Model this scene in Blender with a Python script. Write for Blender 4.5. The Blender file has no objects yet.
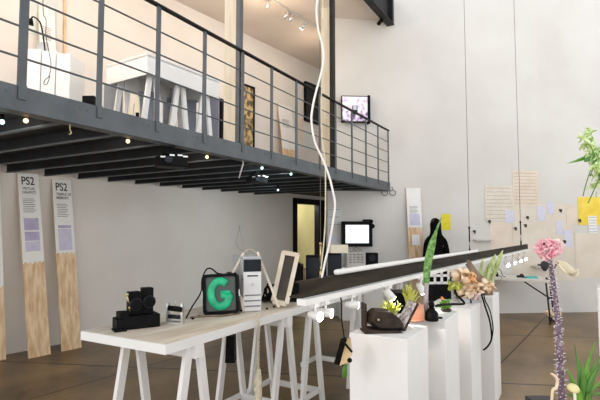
import bpy, bmesh, math, random
from math import sin, cos, pi, radians, atan, atan2, sqrt
from mathutils import Vector, Matrix
random.seed(7)
SC = bpy.context.scene
C = SC.collection

# ------------------------------------------------------------------ camera geometry (used to measure places)
YAW, PITCH, CH, FPX = radians(29.8), atan(30/472), 1.6, 472.0
FW = Vector((-sin(YAW)*cos(PITCH), cos(YAW)*cos(PITCH), sin(PITCH)))
RT = Vector((cos(YAW), sin(YAW), 0)); UPV = RT.cross(FW)
FH = Vector((-sin(YAW), cos(YAW), 0)); CAM = Vector((0, 0, CH)); Z = Vector((0, 0, 1))
def ray(x, y): return FW + RT*((x-300)/FPX) + UPV*((200-y)/FPX)
def G(x, y, z):                       # point at height z
    d = ray(x, y); return CAM + d*((z-CH)/d.z)
def V(x, y, d):                       # point at horizontal depth d
    r = ray(x, y); return CAM + r*(d/r.dot(FH))
def PLN(x, y, p0, n):
    r = ray(x, y); return CAM + r*((p0-CAM).dot(n)/r.dot(n))

# ------------------------------------------------------------------ materials
MATS = {}
def mat(name, col, col2=None, rough=.6, metal=0, scale=8, stretch=None, bump=0, emit=0, detail=3, spec=.5, lo=.35, hi=.65, trans=0):
    if name in MATS: return MATS[name]
    m = bpy.data.materials.new(name); m.use_nodes = True
    nt = m.node_tree; b = nt.nodes['Principled BSDF']
    if col2 is None: col2 = tuple(min(1, c*1.18+.004) for c in col)
    tc = nt.nodes.new('ShaderNodeTexCoord'); mp = nt.nodes.new('ShaderNodeMapping')
    if stretch: mp.inputs['Scale'].default_value = stretch
    nz = nt.nodes.new('ShaderNodeTexNoise'); nz.inputs['Scale'].default_value = scale; nz.inputs['Detail'].default_value = detail
    rp = nt.nodes.new('ShaderNodeValToRGB')
    rp.color_ramp.elements[0].position = lo; rp.color_ramp.elements[1].position = hi
    rp.color_ramp.elements[0].color = (*col, 1); rp.color_ramp.elements[1].color = (*col2, 1)
    L = nt.links.new
    L(tc.outputs['Object'], mp.inputs[0]); L(mp.outputs[0], nz.inputs['Vector']); L(nz.outputs['Fac'], rp.inputs[0])
    L(rp.outputs[0], b.inputs['Base Color'])
    b.inputs['Roughness'].default_value = rough; b.inputs['Metallic'].default_value = metal
    b.inputs['Specular IOR Level'].default_value = spec
    if emit:
        L(rp.outputs[0], b.inputs['Emission Color']); b.inputs['Emission Strength'].default_value = emit
    if bump:
        bp = nt.nodes.new('ShaderNodeBump'); bp.inputs['Strength'].default_value = bump; bp.inputs['Distance'].default_value = .01
        L(nz.outputs['Fac'], bp.inputs['Height']); L(bp.outputs[0], b.inputs['Normal'])
    if trans: b.inputs['Transmission Weight'].default_value = trans
    MATS[name] = m
    return m

M_plaster = mat('plaster', (.70,.67,.64), (.75,.725,.70), rough=.9, scale=1.3, detail=6)
M_plasterB = mat('plaster_hall', (.615,.60,.575), (.68,.67,.65), rough=.9, scale=.9, detail=5)
M_slab = mat('slab_paint', (.66,.58,.52), (.74,.66,.60), rough=.9, scale=1.1, detail=5)
M_white = mat('white_paint', (.84,.835,.825), (.88,.875,.87), rough=.55, scale=3)
M_whitegloss = mat('white_lacquer', (.80,.795,.78), (.84,.835,.82), rough=.35, scale=3)
M_tabletop = mat('table_ply', (.62,.52,.40), (.78,.71,.61), rough=.6, scale=4, stretch=(4,.7,1), detail=5)
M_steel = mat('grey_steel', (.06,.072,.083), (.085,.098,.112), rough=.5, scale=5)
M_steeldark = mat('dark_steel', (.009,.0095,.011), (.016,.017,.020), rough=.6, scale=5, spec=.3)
M_beamweb = mat('channel_web', (.020,.016,.012), (.050,.040,.028), rough=.7, spec=.08, scale=3, stretch=(6,.6,6), detail=5)
M_black = mat('black_plastic', (.004,.004,.0045), (.008,.008,.009), rough=.5, scale=20, spec=.08)
M_blackmatt = mat('black_rubber', (.004,.004,.004), (.008,.008,.008), rough=.8, scale=20, spec=.15)
M_wood = mat('pine_ply', (.56,.36,.19), (.80,.61,.41), rough=.7, scale=3.2, stretch=(7,7,.9), detail=6, lo=.32, hi=.62)
M_woodpale = mat('pale_ply', (.70,.60,.45), (.80,.72,.58), rough=.7, scale=3, stretch=(8,8,.7), detail=5)
M_paper = mat('white_paper', (.80,.80,.80), (.84,.84,.84), rough=.9)
M_beige = mat('drawing_paper', (.66,.60,.51), (.74,.68,.60), rough=.95, scale=2.5, detail=6)
M_sand = mat('tracing_paper', (.70,.60,.50), (.77,.69,.60), rough=.95, scale=4, detail=6)
M_lilac = mat('lilac_print', (.42,.38,.56), (.50,.47,.64), rough=.9, scale=10)
M_bluepaper = mat('pale_blue_paper', (.58,.60,.74), (.68,.69,.80), rough=.9, scale=14)
M_yellow = mat('yellow_paper', (.80,.58,.06), (.88,.70,.12), rough=.9, scale=5)
M_note = mat('yellow_green_note', (.70,.62,.02), (.78,.70,.06), rough=.9, scale=12)
M_ink = mat('black_ink', (.012,.012,.012), (.03,.03,.03), rough=.9)
M_greyink = mat('grey_ink', (.20,.19,.19), (.27,.26,.26), rough=.9)
M_brownink = mat('brown_ink', (.40,.30,.22), (.52,.40,.30), rough=.9, scale=30)
M_flex = mat('white_flex', (.80,.76,.72), (.86,.83,.80), rough=.5, scale=20)
M_wire = mat('steel_wire', (.16,.155,.15), (.22,.21,.20), rough=.4, metal=.4)
M_brass = mat('brass', (.55,.42,.20), (.66,.54,.30), rough=.35, metal=.8)
M_silver = mat('silver_metal', (.55,.55,.55), (.68,.68,.68), rough=.3, metal=.7)
M_bluegrey = mat('blue_grey_panel', (.25,.28,.33), (.30,.33,.39), rough=.7)
M_pcgrey = mat('pc_grey', (.45,.47,.50), (.52,.54,.57), rough=.5)
M_pcwhite = mat('pc_white', (.76,.77,.79), (.83,.84,.86), rough=.45)
M_navy = mat('dark_bezel', (.010,.013,.020), (.018,.023,.032), rough=.35, spec=.2)
M_darkpanel = mat('smoked_panel', (.045,.06,.056), (.075,.092,.086), rough=.35)
M_neon = mat('green_neon', (.0,.22,.10), (.01,.40,.19), rough=.4, scale=14, emit=.35)
M_bone = mat('pale_stick', (.70,.60,.47), (.80,.72,.60), rough=.6, scale=10)
M_darkglass = mat('dark_glass', (.035,.025,.017), (.08,.06,.04), rough=.3, scale=6)
M_cream = mat('cream_card', (.74,.70,.55), (.80,.76,.62), rough=.8)
M_greybox = mat('grey_machine', (.52,.50,.48), (.60,.58,.56), rough=.7)
M_doorroom = mat('yellow_room_wall', (.62,.56,.27), (.70,.64,.34), rough=.9, scale=1.2)
M_leather = mat('dark_brown_shell', (.022,.014,.010), (.055,.034,.024), rough=.5, scale=18, bump=.2, spec=.25)
M_coral = mat('coral_clay', (.52,.20,.11), (.68,.34,.22), rough=.6, scale=9)
M_greytube = mat('grey_tube', (.38,.34,.34), (.50,.46,.46), rough=.4, scale=12, stretch=(1,1,.3))
M_sans = mat('snake_leaf', (.055,.19,.025), (.22,.42,.11), rough=.45, scale=40, stretch=(1,1,1.3), lo=.40, hi=.60)
M_leaf = mat('green_leaf', (.07,.25,.015), (.18,.42,.04), rough=.45, scale=12)
M_leafdeep = mat('deep_green_leaf', (.05,.17,.02), (.11,.28,.04), rough=.45, scale=12)
M_lime = mat('lime_leaf', (.46,.50,.05), (.70,.70,.20), rough=.5, scale=16)
M_palegreen = mat('pale_green_leaf', (.56,.76,.28), (.74,.88,.50), rough=.5, scale=10)
M_orange = mat('orange_petal', (.82,.30,.07), (.88,.52,.24), rough=.5, scale=14)
M_peach = mat('peach_petal', (.84,.58,.36), (.90,.76,.58), rough=.55, scale=14)
M_bark = mat('driftwood', (.16,.11,.075), (.30,.22,.16), rough=.8, scale=12, stretch=(1,1,.3), bump=.3)
M_pink = mat('pink_petal', (.90,.36,.44), (.94,.62,.66), rough=.6, scale=40)
M_blush = mat('blush_petal', (.88,.68,.66), (.90,.78,.76), rough=.6, scale=30)
M_butter = mat('butter_petal', (.92,.82,.60), (.95,.90,.74), rough=.6, scale=20)
M_stalk = mat('purple_stalk', (.10,.06,.09), (.24,.16,.21), rough=.6, scale=40)
M_spine = mat('pale_spine', (.72,.66,.72), (.84,.80,.84), rough=.6, scale=30)
M_mush = mat('yellow_cap', (.74,.66,.28), (.84,.77,.42), rough=.6, scale=20)
M_teal = mat('teal_plastic', (.05,.42,.42), (.09,.52,.50), rough=.4)
M_skin = mat('skin', (.55,.36,.27), (.60,.41,.31), rough=.6)
M_cloth = mat('black_cloth', (.004,.004,.0045), (.009,.009,.010), rough=1, scale=30, spec=.0)
M_jeans = mat('dark_trousers', (.016,.018,.024), (.026,.028,.036), rough=.9, scale=40)
M_hair = mat('dark_hair', (.014,.010,.008), (.024,.018,.014), rough=.6, scale=40)
M_gold = mat('gold_picture', (.10,.06,.02), (.60,.44,.20), rough=.5, scale=9, stretch=(1,1,1), detail=6, lo=.42, hi=.60)
M_screenB = mat('bright_screen', (.78,.82,.88), (.90,.93,.97), rough=.3, scale=9, emit=.75)
M_warmbulb = mat('warm_bulb', (1,.60,.27), (1,.66,.33), emit=2.8)
M_coolbulb = mat('cool_bulb', (.60,1,.90), (.66,1,.94), emit=2.2)
M_spotglow = mat('spot_lens', (1,.95,.88), (1,.97,.92), emit=26)
M_spotwarm = mat('spot_lens_warm', (1,.84,.62), (1,.88,.68), emit=18)
M_rope = mat('rope', (.62,.55,.40), (.76,.69,.54), rough=.9, scale=40)
M_soil = mat('soil', (.03,.02,.014), (.06,.042,.03), rough=1, scale=40)
M_board = mat('circuit_board', (.30,.22,.19), (.66,.60,.58), rough=.5, scale=45, lo=.45, hi=.55)
M_tan = mat('tan_block', (.62,.44,.22), (.74,.57,.34), rough=.6, scale=12)
M_folding = mat('folding_top', (.70,.66,.61), (.76,.72,.68), rough=.5, scale=6)

def floor_mat():
    m = bpy.data.materials.new('polished_concrete'); m.use_nodes = True
    nt = m.node_tree; b = nt.nodes['Principled BSDF']; L = nt.links.new; N = nt.nodes.new
    tc = N('ShaderNodeTexCoord')
    n1 = N('ShaderNodeTexNoise'); n1.inputs['Scale'].default_value = .55; n1.inputs['Detail'].default_value = 8; n1.inputs['Roughness'].default_value = .65
    n2 = N('ShaderNodeTexNoise'); n2.inputs['Scale'].default_value = 2.2; n2.inputs['Detail'].default_value = 7
    mp = N('ShaderNodeMapping'); mp.inputs['Scale'].default_value = (1,.35,1); mp.inputs['Rotation'].default_value = (0,0,1.1)
    L(tc.outputs['Object'], n1.inputs['Vector']); L(tc.outputs['Object'], mp.inputs[0]); L(mp.outputs[0], n2.inputs['Vector'])
    mx = N('ShaderNodeMath'); mx.operation = 'MULTIPLY_ADD'; mx.inputs[1].default_value = .35; L(n2.outputs['Fac'], mx.inputs[0])
    m2 = N('ShaderNodeMath'); m2.operation = 'MULTIPLY'; m2.inputs[1].default_value = .66; L(n1.outputs['Fac'], m2.inputs[0]); L(m2.outputs[0], mx.inputs[2])
    rp = N('ShaderNodeValToRGB'); e = rp.color_ramp.elements
    e[0].position = .36; e[0].color = (.062,.036,.016,1); e[1].position = .64; e[1].color = (.33,.215,.105,1)
    L(mx.outputs[0], rp.inputs[0])
    # saw-cut joints: two families of straight dark lines
    def joints(ang, off, step, w):
        vm = N('ShaderNodeVectorMath'); vm.operation = 'DOT_PRODUCT'; vm.inputs[1].default_value = (cos(ang), sin(ang), 0); L(tc.outputs['Object'], vm.inputs[0])
        a = N('ShaderNodeMath'); a.operation = 'MULTIPLY_ADD'; a.inputs[1].default_value = 1/step; a.inputs[2].default_value = -off/step; L(vm.outputs['Value'], a.inputs[0])
        f = N('ShaderNodeMath'); f.operation = 'FRACT'; L(a.outputs[0], f.inputs[0])
        g = N('ShaderNodeMath'); g.operation = 'LESS_THAN'; g.inputs[1].default_value = w/step; L(f.outputs[0], g.inputs[0]); return g
    FO = Vector((-1.5,6,-.1))
    A0 = G(503,360,0)-FO; B0 = G(540,322,0)-FO; dA = (B0-A0).normalized(); ga = atan2(-dA.x, dA.y); offA = A0.x*cos(ga)+A0.y*sin(ga)
    C0 = G(500,335,0)-FO; D0 = G(600,338,0)-FO; dC = (D0-C0).normalized(); gb = atan2(dC.x, -dC.y); gb = atan2(dC.y, dC.x)+pi/2; offB = C0.x*cos(gb)+C0.y*sin(gb)
    ja = joints(ga, offA, 3.4, .022); jb = joints(gb, offB, 2.4, .034)
    mxx = N('ShaderNodeMath'); mxx.operation = 'MAXIMUM'; L(ja.outputs[0], mxx.inputs[0]); L(jb.outputs[0], mxx.inputs[1])
    mul = N('ShaderNodeMix'); mul.data_type = 'RGBA'; mul.inputs[7].default_value = (.016,.011,.007,1)
    L(mxx.outputs[0], mul.inputs[0]); L(rp.outputs[0], mul.inputs[6]); L(mul.outputs[2], b.inputs['Base Color'])
    rr = N('ShaderNodeMapRange'); rr.inputs[3].default_value = .24; rr.inputs[4].default_value = .5; b.inputs['Specular IOR Level'].default_value = .32
    L(n2.outputs['Fac'], rr.inputs[0]); L(rr.outputs[0], b.inputs['Roughness'])
    bp = N('ShaderNodeBump'); bp.inputs['Strength'].default_value = .10; bp.inputs['Distance'].default_value = .02
    L(n2.outputs['Fac'], bp.inputs['Height']); L(bp.outputs[0], b.inputs['Normal'])
    return m
M_floor = floor_mat()

def video_mat():                       # the picture on the upstairs monitor: pale mottled ground with dark shapes low in the frame
    m = bpy.data.materials.new('video_picture'); m.use_nodes = True
    nt = m.node_tree; b = nt.nodes['Principled BSDF']; L = nt.links.new; N = nt.nodes.new
    tc = N('ShaderNodeTexCoord'); nz = N('ShaderNodeTexNoise'); nz.inputs['Scale'].default_value = 11; nz.inputs['Detail'].default_value = 6
    L(tc.outputs['Object'], nz.inputs['Vector'])
    sp = N('ShaderNodeSeparateXYZ'); L(tc.outputs['Object'], sp.inputs[0])
    ad = N('ShaderNodeMath'); ad.operation = 'MULTIPLY_ADD'; ad.inputs[1].default_value = .45
    L(sp.outputs['Z'], ad.inputs[0]); L(nz.outputs['Fac'], ad.inputs[2])
    rp = N('ShaderNodeValToRGB'); e = rp.color_ramp.elements
    e[0].position = .40; e[0].color = (.02,.02,.05,1); e[1].position = .66; e[1].color = (.80,.76,.86,1)
    k = e.new(.50); k.color = (.50,.36,.56,1)
    L(ad.outputs[0], rp.inputs[0]); L(rp.outputs[0], b.inputs['Base Color']); L(rp.outputs[0], b.inputs['Emission Color'])
    b.inputs['Emission Strength'].default_value = .3; b.inputs['Roughness'].default_value = .3
    return m
M_video = video_mat()

# ------------------------------------------------------------------ mesh builder (world coordinates)
def basis(o, x, y, z):
    m = Matrix.Identity(4)
    for i, v in enumerate((x, y, z)): m.col[i][:3] = v
    m.col[3][:3] = o
    return m
def frameZ(o, ang):                    # local x turned ang about z
    return Matrix.Translation(Vector(o)) @ Matrix.Rotation(ang, 4, 'Z')
FACE = YAW                             # local x = camera right, local y = away from the camera

class MB:
    def __init__(s): s.b = bmesh.new()
    def box(s, c, size, M=None, taper=1.0, tx=None):
        M = M or Matrix.Identity(4); hx, hy, hz = size[0]/2, size[1]/2, size[2]/2
        tx = taper if tx is None else tx
        vs = []
        for k, t, u in ((-1, 1, 1), (1, taper, tx)):
            for i, j in ((-1,-1),(1,-1),(1,1),(-1,1)):
                vs.append(s.b.verts.new(M @ (Vector(c)+Vector((i*hx*u, j*hy*t, k*hz)))))
        for f in ((3,2,1,0),(4,5,6,7),(0,1,5,4),(1,2,6,5),(2,3,7,6),(3,0,4,7)): s.b.faces.new([vs[q] for q in f])
        return s
    def bar(s, p0, p1, w, h, up=Z):
        p0, p1 = Vector(p0), Vector(p1); d = p1-p0; l = d.length; y = d/l
        x = y.cross(up)
        if x.length < 1e-4: x = y.cross(Vector((1,0,0)))
        x.normalize(); z = x.cross(y)
        return s.box((0,0,0), (w,l,h), basis((p0+p1)/2, x, y, z))
    def tube(s, pts, r, seg=8, smooth=False, r1=None):
        pts = [Vector(p) for p in pts]
        if smooth: pts = catmull(pts)
        rings = []; n = len(pts); ref = None
        for i, p in enumerate(pts):
            t = (pts[min(i+1,n-1)]-pts[max(i-1,0)]).normalized()
            if ref is None: ref = t.orthogonal().normalized()
            ref = (ref - t*ref.dot(t)); 
            if ref.length < 1e-6: ref = t.orthogonal()
            ref.normalize(); q = t.cross(ref)
            rr = r if not callable(r) else r(i/(n-1))
            if r1 is not None: rr = r+(r1-r)*i/(n-1)
            rings.append([s.b.verts.new(p+(ref*cos(2*pi*k/seg)+q*sin(2*pi*k/seg))*rr) for k in range(seg)])
        for a, c in zip(rings, rings[1:]):
            for k in range(seg): 
                f = s.b.faces.new((a[k], a[(k+1)%seg], c[(k+1)%seg], c[k])); f.smooth = True
        s.b.faces.new(rings[0][::-1]); s.b.faces.new(rings[-1])
        return s
    def lathe(s, prof, o, seg=20, axis=Z):
        o = Vector(o); a = Vector(axis).normalized(); x = a.orthogonal().normalized(); y = a.cross(x)
        rings = [[s.b.verts.new(o+a*h+(x*cos(2*pi*k/seg)+y*sin(2*pi*k/seg))*max(r,1e-4)) for k in range(seg)] for r, h in prof]
        for p, q in zip(rings, rings[1:]):
            for k in range(seg):
                f = s.b.faces.new((p[k], p[(k+1)%seg], q[(k+1)%seg], q[k])); f.smooth = True
        s.b.faces.new(rings[0][::-1]); s.b.faces.new(rings[-1])
        return s
    def cyl(s, p0, p1, r, seg=16, r1=None):
        p0, p1 = Vector(p0), Vector(p1)
        return s.lathe([(r,0),(r if r1 is None else r1,(p1-p0).length)], p0, seg, p1-p0)
    def prism(s, poly, M, th):         # poly in local xz, thickness along local y
        f = [s.b.verts.new(M @ Vector((x,-th/2,z))) for x, z in poly]; k = [s.b.verts.new(M @ Vector((x,th/2,z))) for x, z in poly]
        n = len(poly); s.b.faces.new(f); s.b.faces.new(k[::-1])
        for i in range(n): s.b.faces.new((f[(i+1)%n], f[i], k[i], k[(i+1)%n]))
        return s
    def ball(s, c, r, sc=(1,1,1), seg=12, M=None, jit=0):
        M = M or Matrix.Identity(4)
        q = bmesh.ops.create_uvsphere(s.b, u_segments=seg, v_segments=max(6,seg*2//3), radius=1)['verts']
        for v in q:
            k = 1+random.uniform(-jit,jit)
            v.co = (M.to_3x3() @ Vector((v.co.x*sc[0]*r*k, v.co.y*sc[1]*r*k, v.co.z*sc[2]*r*k)))+Vector(c)
            for f in v.link_faces: f.smooth = True
        return s
    def leaf(s, pts, w, th=.002, side=None, prof=None, fold=.15, smooth=True):
        pts = [Vector(p) for p in pts]
        if smooth: pts = catmull(pts, 5)
        n = len(pts); prof = prof or (lambda t: sin(pi*min(1,t*.92+.08))**.7)
        rows = []
        for i, p in enumerate(pts):
            t = (pts[min(i+1,n-1)]-pts[max(i-1,0)]).normalized()
            sd = Vector(side) if side is not None else t.cross(FH)
            sd = sd - t*sd.dot(t)
            if sd.length < 1e-5: sd = t.orthogonal()
            sd.normalize(); nm = t.cross(sd); hw = max(w/2*prof(i/(n-1)), .0006)
            rows.append([[s.b.verts.new(p+sd*hw*q+nm*(abs(q)*hw*fold+o*th/2)) for q in (-1,0,1)] for o in (1,-1)])
        for a, c in zip(rows, rows[1:]):
            for o in (0,1):
                for k in (0,1):
                    q = (a[o][k], a[o][k+1], c[o][k+1], c[o][k]); f = s.b.faces.new(q if o == 0 else q[::-1]); f.smooth = True
            for k, fl in ((0,0),(2,1)):
                q = (a[0][k], c[0][k], c[1][k], a[1][k]); s.b.faces.new(q if not fl else q[::-1])
        for e, fl in ((rows[0],0),(rows[-1],1)):
            for k in (0,1):
                q = (e[0][k], e[1][k], e[1][k+1], e[0][k+1]); s.b.faces.new(q if not fl else q[::-1])
        return s

def catmull(p, n=8):
    out = []
    for i in range(len(p)-1):
        a, b, c, d = p[max(i-1,0)], p[i], p[i+1], p[min(i+2,len(p)-1)]
        for k in range(n):
            t = k/n
            out.append(.5*((2*b)+(c-a)*t+(2*a-5*b+4*c-d)*t*t+(3*b-a-3*c+d)*t**3))
    return out+[p[-1]]

ORG = {}
def obj(name, mb, m, parent=None, bevel=0, loc=None):
    bm = mb.b; bmesh.ops.recalc_face_normals(bm, faces=bm.faces)
    me = bpy.data.meshes.new(name)
    if parent is not None: o3 = ORG[parent.name]
    elif loc is not None: o3 = Vector(loc)
    else:
        cs = [v.co for v in bm.verts]
        o3 = Vector(((min(c.x for c in cs)+max(c.x for c in cs))/2, (min(c.y for c in cs)+max(c.y for c in cs))/2, min(c.z for c in cs)))
    for v in bm.verts: v.co -= o3
    bm.to_mesh(me); bm.free(); me.materials.append(m)
    o = bpy.data.objects.new(name, me); C.objects.link(o)
    if parent is not None: o.parent = parent
    else: o.location = o3
    ORG[o.name] = o3.copy()
    if bevel:
        b = o.modifiers.new('bevel', 'BEVEL'); b.width = bevel; b.segments = 2; b.limit_method = 'ANGLE'
    return o
def tag(o, label, cat, group=None, kind=None):
    if label: o['label'] = label
    if cat: o['category'] = cat
    if group: o['group'] = group
    if kind: o['kind'] = kind
    return o
def thing(name, label, cat, loc, group=None, kind=None):
    o = bpy.data.objects.new(name, None); C.objects.link(o); o.location = Vector(loc); o.empty_display_size = .05
    ORG[o.name] = Vector(loc)
    return tag(o, label, cat, group, kind)
def struct(name, mb, m, label, cat): return tag(obj(name, mb, m), label, cat, None, 'structure')
def text(name, body, size, M, m, parent, ex=.0006, sx=1.0, align='LEFT', bold=.0):
    cu = bpy.data.curves.new(name, 'FONT'); cu.body = body; cu.size = size; cu.extrude = ex; cu.align_x = align; cu.offset = bold
    t = bpy.data.objects.new(name, cu); C.objects.link(t)
    me = bpy.data.meshes.new_from_object(t.evaluated_get(bpy.context.evaluated_depsgraph_get()))
    bpy.data.objects.remove(t)
    for v in me.vertices:
        p = v.co; v.co = (M @ Vector((p.x*sx, p.z, p.y)))-ORG[parent.name]
    me.materials.clear(); me.materials.append(m); me.name = name
    o = bpy.data.objects.new(name, me); C.objects.link(o); o.parent = parent; ORG[o.name] = ORG[parent.name].copy()
    return o

# ------------------------------------------------------------------ the setting
TH = radians(7.2)
WL_T = Vector((sin(TH), cos(TH), 0)); WL_N = Vector((cos(TH), -sin(TH), 0)); WL_P = Vector((-6.275, 4.102, 0))
def wlx(y): return WL_P.x + (y-WL_P.y)*math.tan(TH)
def WL(x, y): return PLN(x, y, WL_P, WL_N)
BA = V(388, 200, 9.02); BB = V(560, 200, 9.30); BA.z = BB.z = 0
WB_T = (BB-BA).normalized(); WB_N = Vector((WB_T.y, -WB_T.x, 0)); WB_ANG = atan2(WB_T.y, WB_T.x)
def WB(x, y): return PLN(x, y, BA, WB_N)
MX, MZ0, MZ1, RAILZ, SLAB = -2.96, 2.34, 2.50, 3.49, 5.71
BL = WB(327.5, 230); BL.z = 0          # left end of the back wall: a passage opens behind it

struct('floor', MB().box((-1.5,6,-.05), (13,18,.1)), M_floor, 'brown polished concrete floor with saw-cut joints', 'floor')
HW = 7.4
w = MB(); a0 = WL_P+WL_T*(-5.2); door0, door1 = (WL(296,240)-WL_P).dot(WL_T), (WL(319,240)-WL_P).dot(WL_T)
def wlbox(mb, t0, t1, z0, z1, th=.12):
    mid = WL_P+WL_T*((t0+t1)/2)-WL_N*th/2; mid.z = (z0+z1)/2
    mb.box((0,0,0), (t1-t0, th, z1-z0), basis(mid, WL_T, -WL_N, Z))
DT = 2.25
wlbox(w, -5.2, door0, 0, SLAB); wlbox(w, door0, door1, DT, SLAB); wlbox(w, door1, 8.0, 0, SLAB)
struct('wall_left', w, M_plaster, 'long grey-white plaster wall under and above the mezzanine', 'wall')
w = MB(); e0, e1 = BL, BA+WB_T*6.5
mid = (e0+e1)/2-WB_N*.1; mid.z = HW/2
w.box((0,0,0), ((e1-e0).length, .2, HW), basis(mid, WB_T, -WB_N, Z))
struct('wall_back', w, M_plasterB, 'tall white wall at the far end pinned with drawings', 'wall')
pe = WL_P+WL_T*6.9
struct('wall_passage', MB().box((pe.x+1.3, pe.y, SLAB/2), (3.2,.1,SLAB)), M_plaster, 'end wall of the passage behind the back wall', 'wall')
cl = MB()
for y0, y1 in ((-.3,11.2),):
    f = [Vector((wlx(y0)-.1,y0,SLAB)), Vector((MX,y0,SLAB)), Vector((MX,8.75,SLAB)), Vector((BL.x,BL.y,SLAB)), Vector((BL.x,y1,SLAB)), Vector((wlx(y1)-.1,y1,SLAB))]
    lo = [cl.b.verts.new(p) for p in f]; hi = [cl.b.verts.new(p+Z*.16) for p in f]; n = len(f)
    cl.b.faces.new(lo[::-1]); cl.b.faces.new(hi)
    for i in range(n): cl.b.faces.new((lo[i], lo[(i+1)%n], hi[(i+1)%n], hi[i]))
struct('ceiling', cl, M_slab, 'pinkish concrete ceiling over the mezzanine', 'ceiling')
# door in the left wall, standing open on a yellow room
d = thing('door_1', 'open doorway with black frame and a painted dark gap, showing a yellow room', 'door', WL_P+WL_T*((door0+door1)/2), None, 'structure')
fr = MB()
wlbox(fr, door0-.12, door0+.02, 0, DT+.1, .15); wlbox(fr, door1-.03, door1+.45, 0, DT+.1, .15); wlbox(fr, door0-.12, door1+.45, DT-.03, DT+.1, .15)  # extra width past the right jamb paints the dark passage gap black
for v in fr.b.verts: v.co += WL_N*.03
obj('door_frame_and_gap', fr, M_black, d)
rm = MB(); wlbox(rm, door0-.3, door1+1.2, 0, 2.6, .06)
for v in rm.b.verts: v.co -= WL_N*.85
obj('far_room_wall', rm, M_doorroom, d)
# the dark passage end right of the door is the black strip above
# mezzanine
mz = thing('mezzanine', 'grey steel mezzanine deck on black joists', 'mezzanine', (MX, 4.5, MZ0), None, 'structure')
Y0, Y1 = .6, 8.62
eb = MB(); eb.box((MX-.01,(Y0+Y1)/2,(MZ0+MZ1)/2), (.02,Y1-Y0,MZ1-MZ0)).box((MX-.06,(Y0+Y1)/2,MZ0+.005), (.1,Y1-Y0,.012)).box((MX-.06,(Y0+Y1)/2,MZ1-.006), (.1,Y1-Y0,.014))
PY = [1.66-.56, 1.66, 2.22, 2.78, 3.36, 3.96, 4.52, 5.09, 5.73, 6.24, 6.84, 7.43, 8.01, 8.56]
for y in PY:
    for k in (-.03,.03): eb.cyl((MX-.005,y+k-.12,MZ0+.11), (MX+.004,y+k-.12,MZ0+.11), .009, 10)
obj('edge_beam', eb, M_steel, mz)
eb2 = MB(); eb2.bar((MX-.1, Y1-.03, MZ0+.08), (BL.x, BL.y-.06, MZ0+.08), .06, .16); obj('end_beam', eb2, M_steel, mz)
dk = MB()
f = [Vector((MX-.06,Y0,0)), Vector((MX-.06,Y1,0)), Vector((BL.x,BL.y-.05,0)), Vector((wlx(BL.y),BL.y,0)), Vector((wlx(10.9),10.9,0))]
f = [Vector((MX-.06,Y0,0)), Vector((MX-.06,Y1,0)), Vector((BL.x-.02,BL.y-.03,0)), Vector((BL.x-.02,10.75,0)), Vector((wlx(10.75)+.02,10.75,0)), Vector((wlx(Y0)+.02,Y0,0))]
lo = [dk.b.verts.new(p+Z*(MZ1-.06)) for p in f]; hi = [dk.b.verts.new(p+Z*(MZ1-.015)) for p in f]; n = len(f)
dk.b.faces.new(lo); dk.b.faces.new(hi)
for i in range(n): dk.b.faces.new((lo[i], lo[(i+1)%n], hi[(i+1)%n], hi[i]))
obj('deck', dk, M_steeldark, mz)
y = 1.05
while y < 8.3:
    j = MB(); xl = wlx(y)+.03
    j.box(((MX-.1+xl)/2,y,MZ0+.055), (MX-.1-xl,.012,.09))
    jo = obj('joist', j, M_steeldark, mz); obj('flange', MB().box(((MX-.1+xl)/2,y,MZ0+.005), (MX-.1-xl,.04,.010)), M_steel, jo); y += .47  # lighter steel on the flange puts its lit underside into the colour
DECK = MZ1-.015
# railing
rl = thing('railing', 'grey steel railing with horizontal rods along the mezzanine edge', 'railing', (MX-.05, 4.5, DECK))
for i, y in enumerate(PY):
    wd = .055 if i in (1,) else .042
    obj('post', MB().box((MX-.008,y,(DECK+RAILZ)/2), (.014,wd,RAILZ-DECK)).box((MX+.004,y,MZ1-.04),(.012,wd,.09)), M_steel, rl)
obj('handrail', MB().box((MX-.008,(Y0+8.585)/2,RAILZ+.006), (.05,8.585-Y0,.014)), M_steeldark, rl)
for k in range(4):
    z = DECK+.198*(k+1)
    obj('rail', MB().tube([(MX-.008,Y0,z),(MX-.008,8.56,z)], .0075, 8), M_steel, rl)
cm = MB().box((MX-.055,6.24,(DECK+SLAB)/2), (.06,.075,SLAB-DECK)); tag(obj('steel_column', cm, M_steeldark), 'dark square steel column rising from the mezzanine edge to the ceiling', 'column', None, 'structure')
cm = MB().box((MX-.055,3.96,(DECK+SLAB)/2), (.05,.06,SLAB-DECK)); tag(obj('steel_column', cm, M_steel), 'grey steel column beside the tall pale plank on the mezzanine', 'column', None, 'structure')
rb = MB(); rb.box((MX+.02,4.3,5.85), (.02,8.7,.56)).box((MX+.04,4.3,5.575), (.14,8.7,.02)).box((MX+.04,4.3,6.12), (.14,8.7,.02)).box((MX+.04,8.6,5.85), (.14,.08,.56))
tag(obj('roof_beam', rb, M_steeldark), 'dark steel roof beam at the ceiling edge, ending at the back wall', 'beam', None, 'structure')
sp = thing('spotlight', 'small spotlight at the far end of the roof beam', 'spotlight', (MX+.0,8.3,5.5))
obj('lamp_body', MB().cyl((MX-.02,8.3,5.56),(MX-.05,8.22,5.46), .035, 14), M_black, sp); obj('bracket', MB().box((MX,8.3,5.54),(.02,.02,.06)), M_black, sp)

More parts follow.
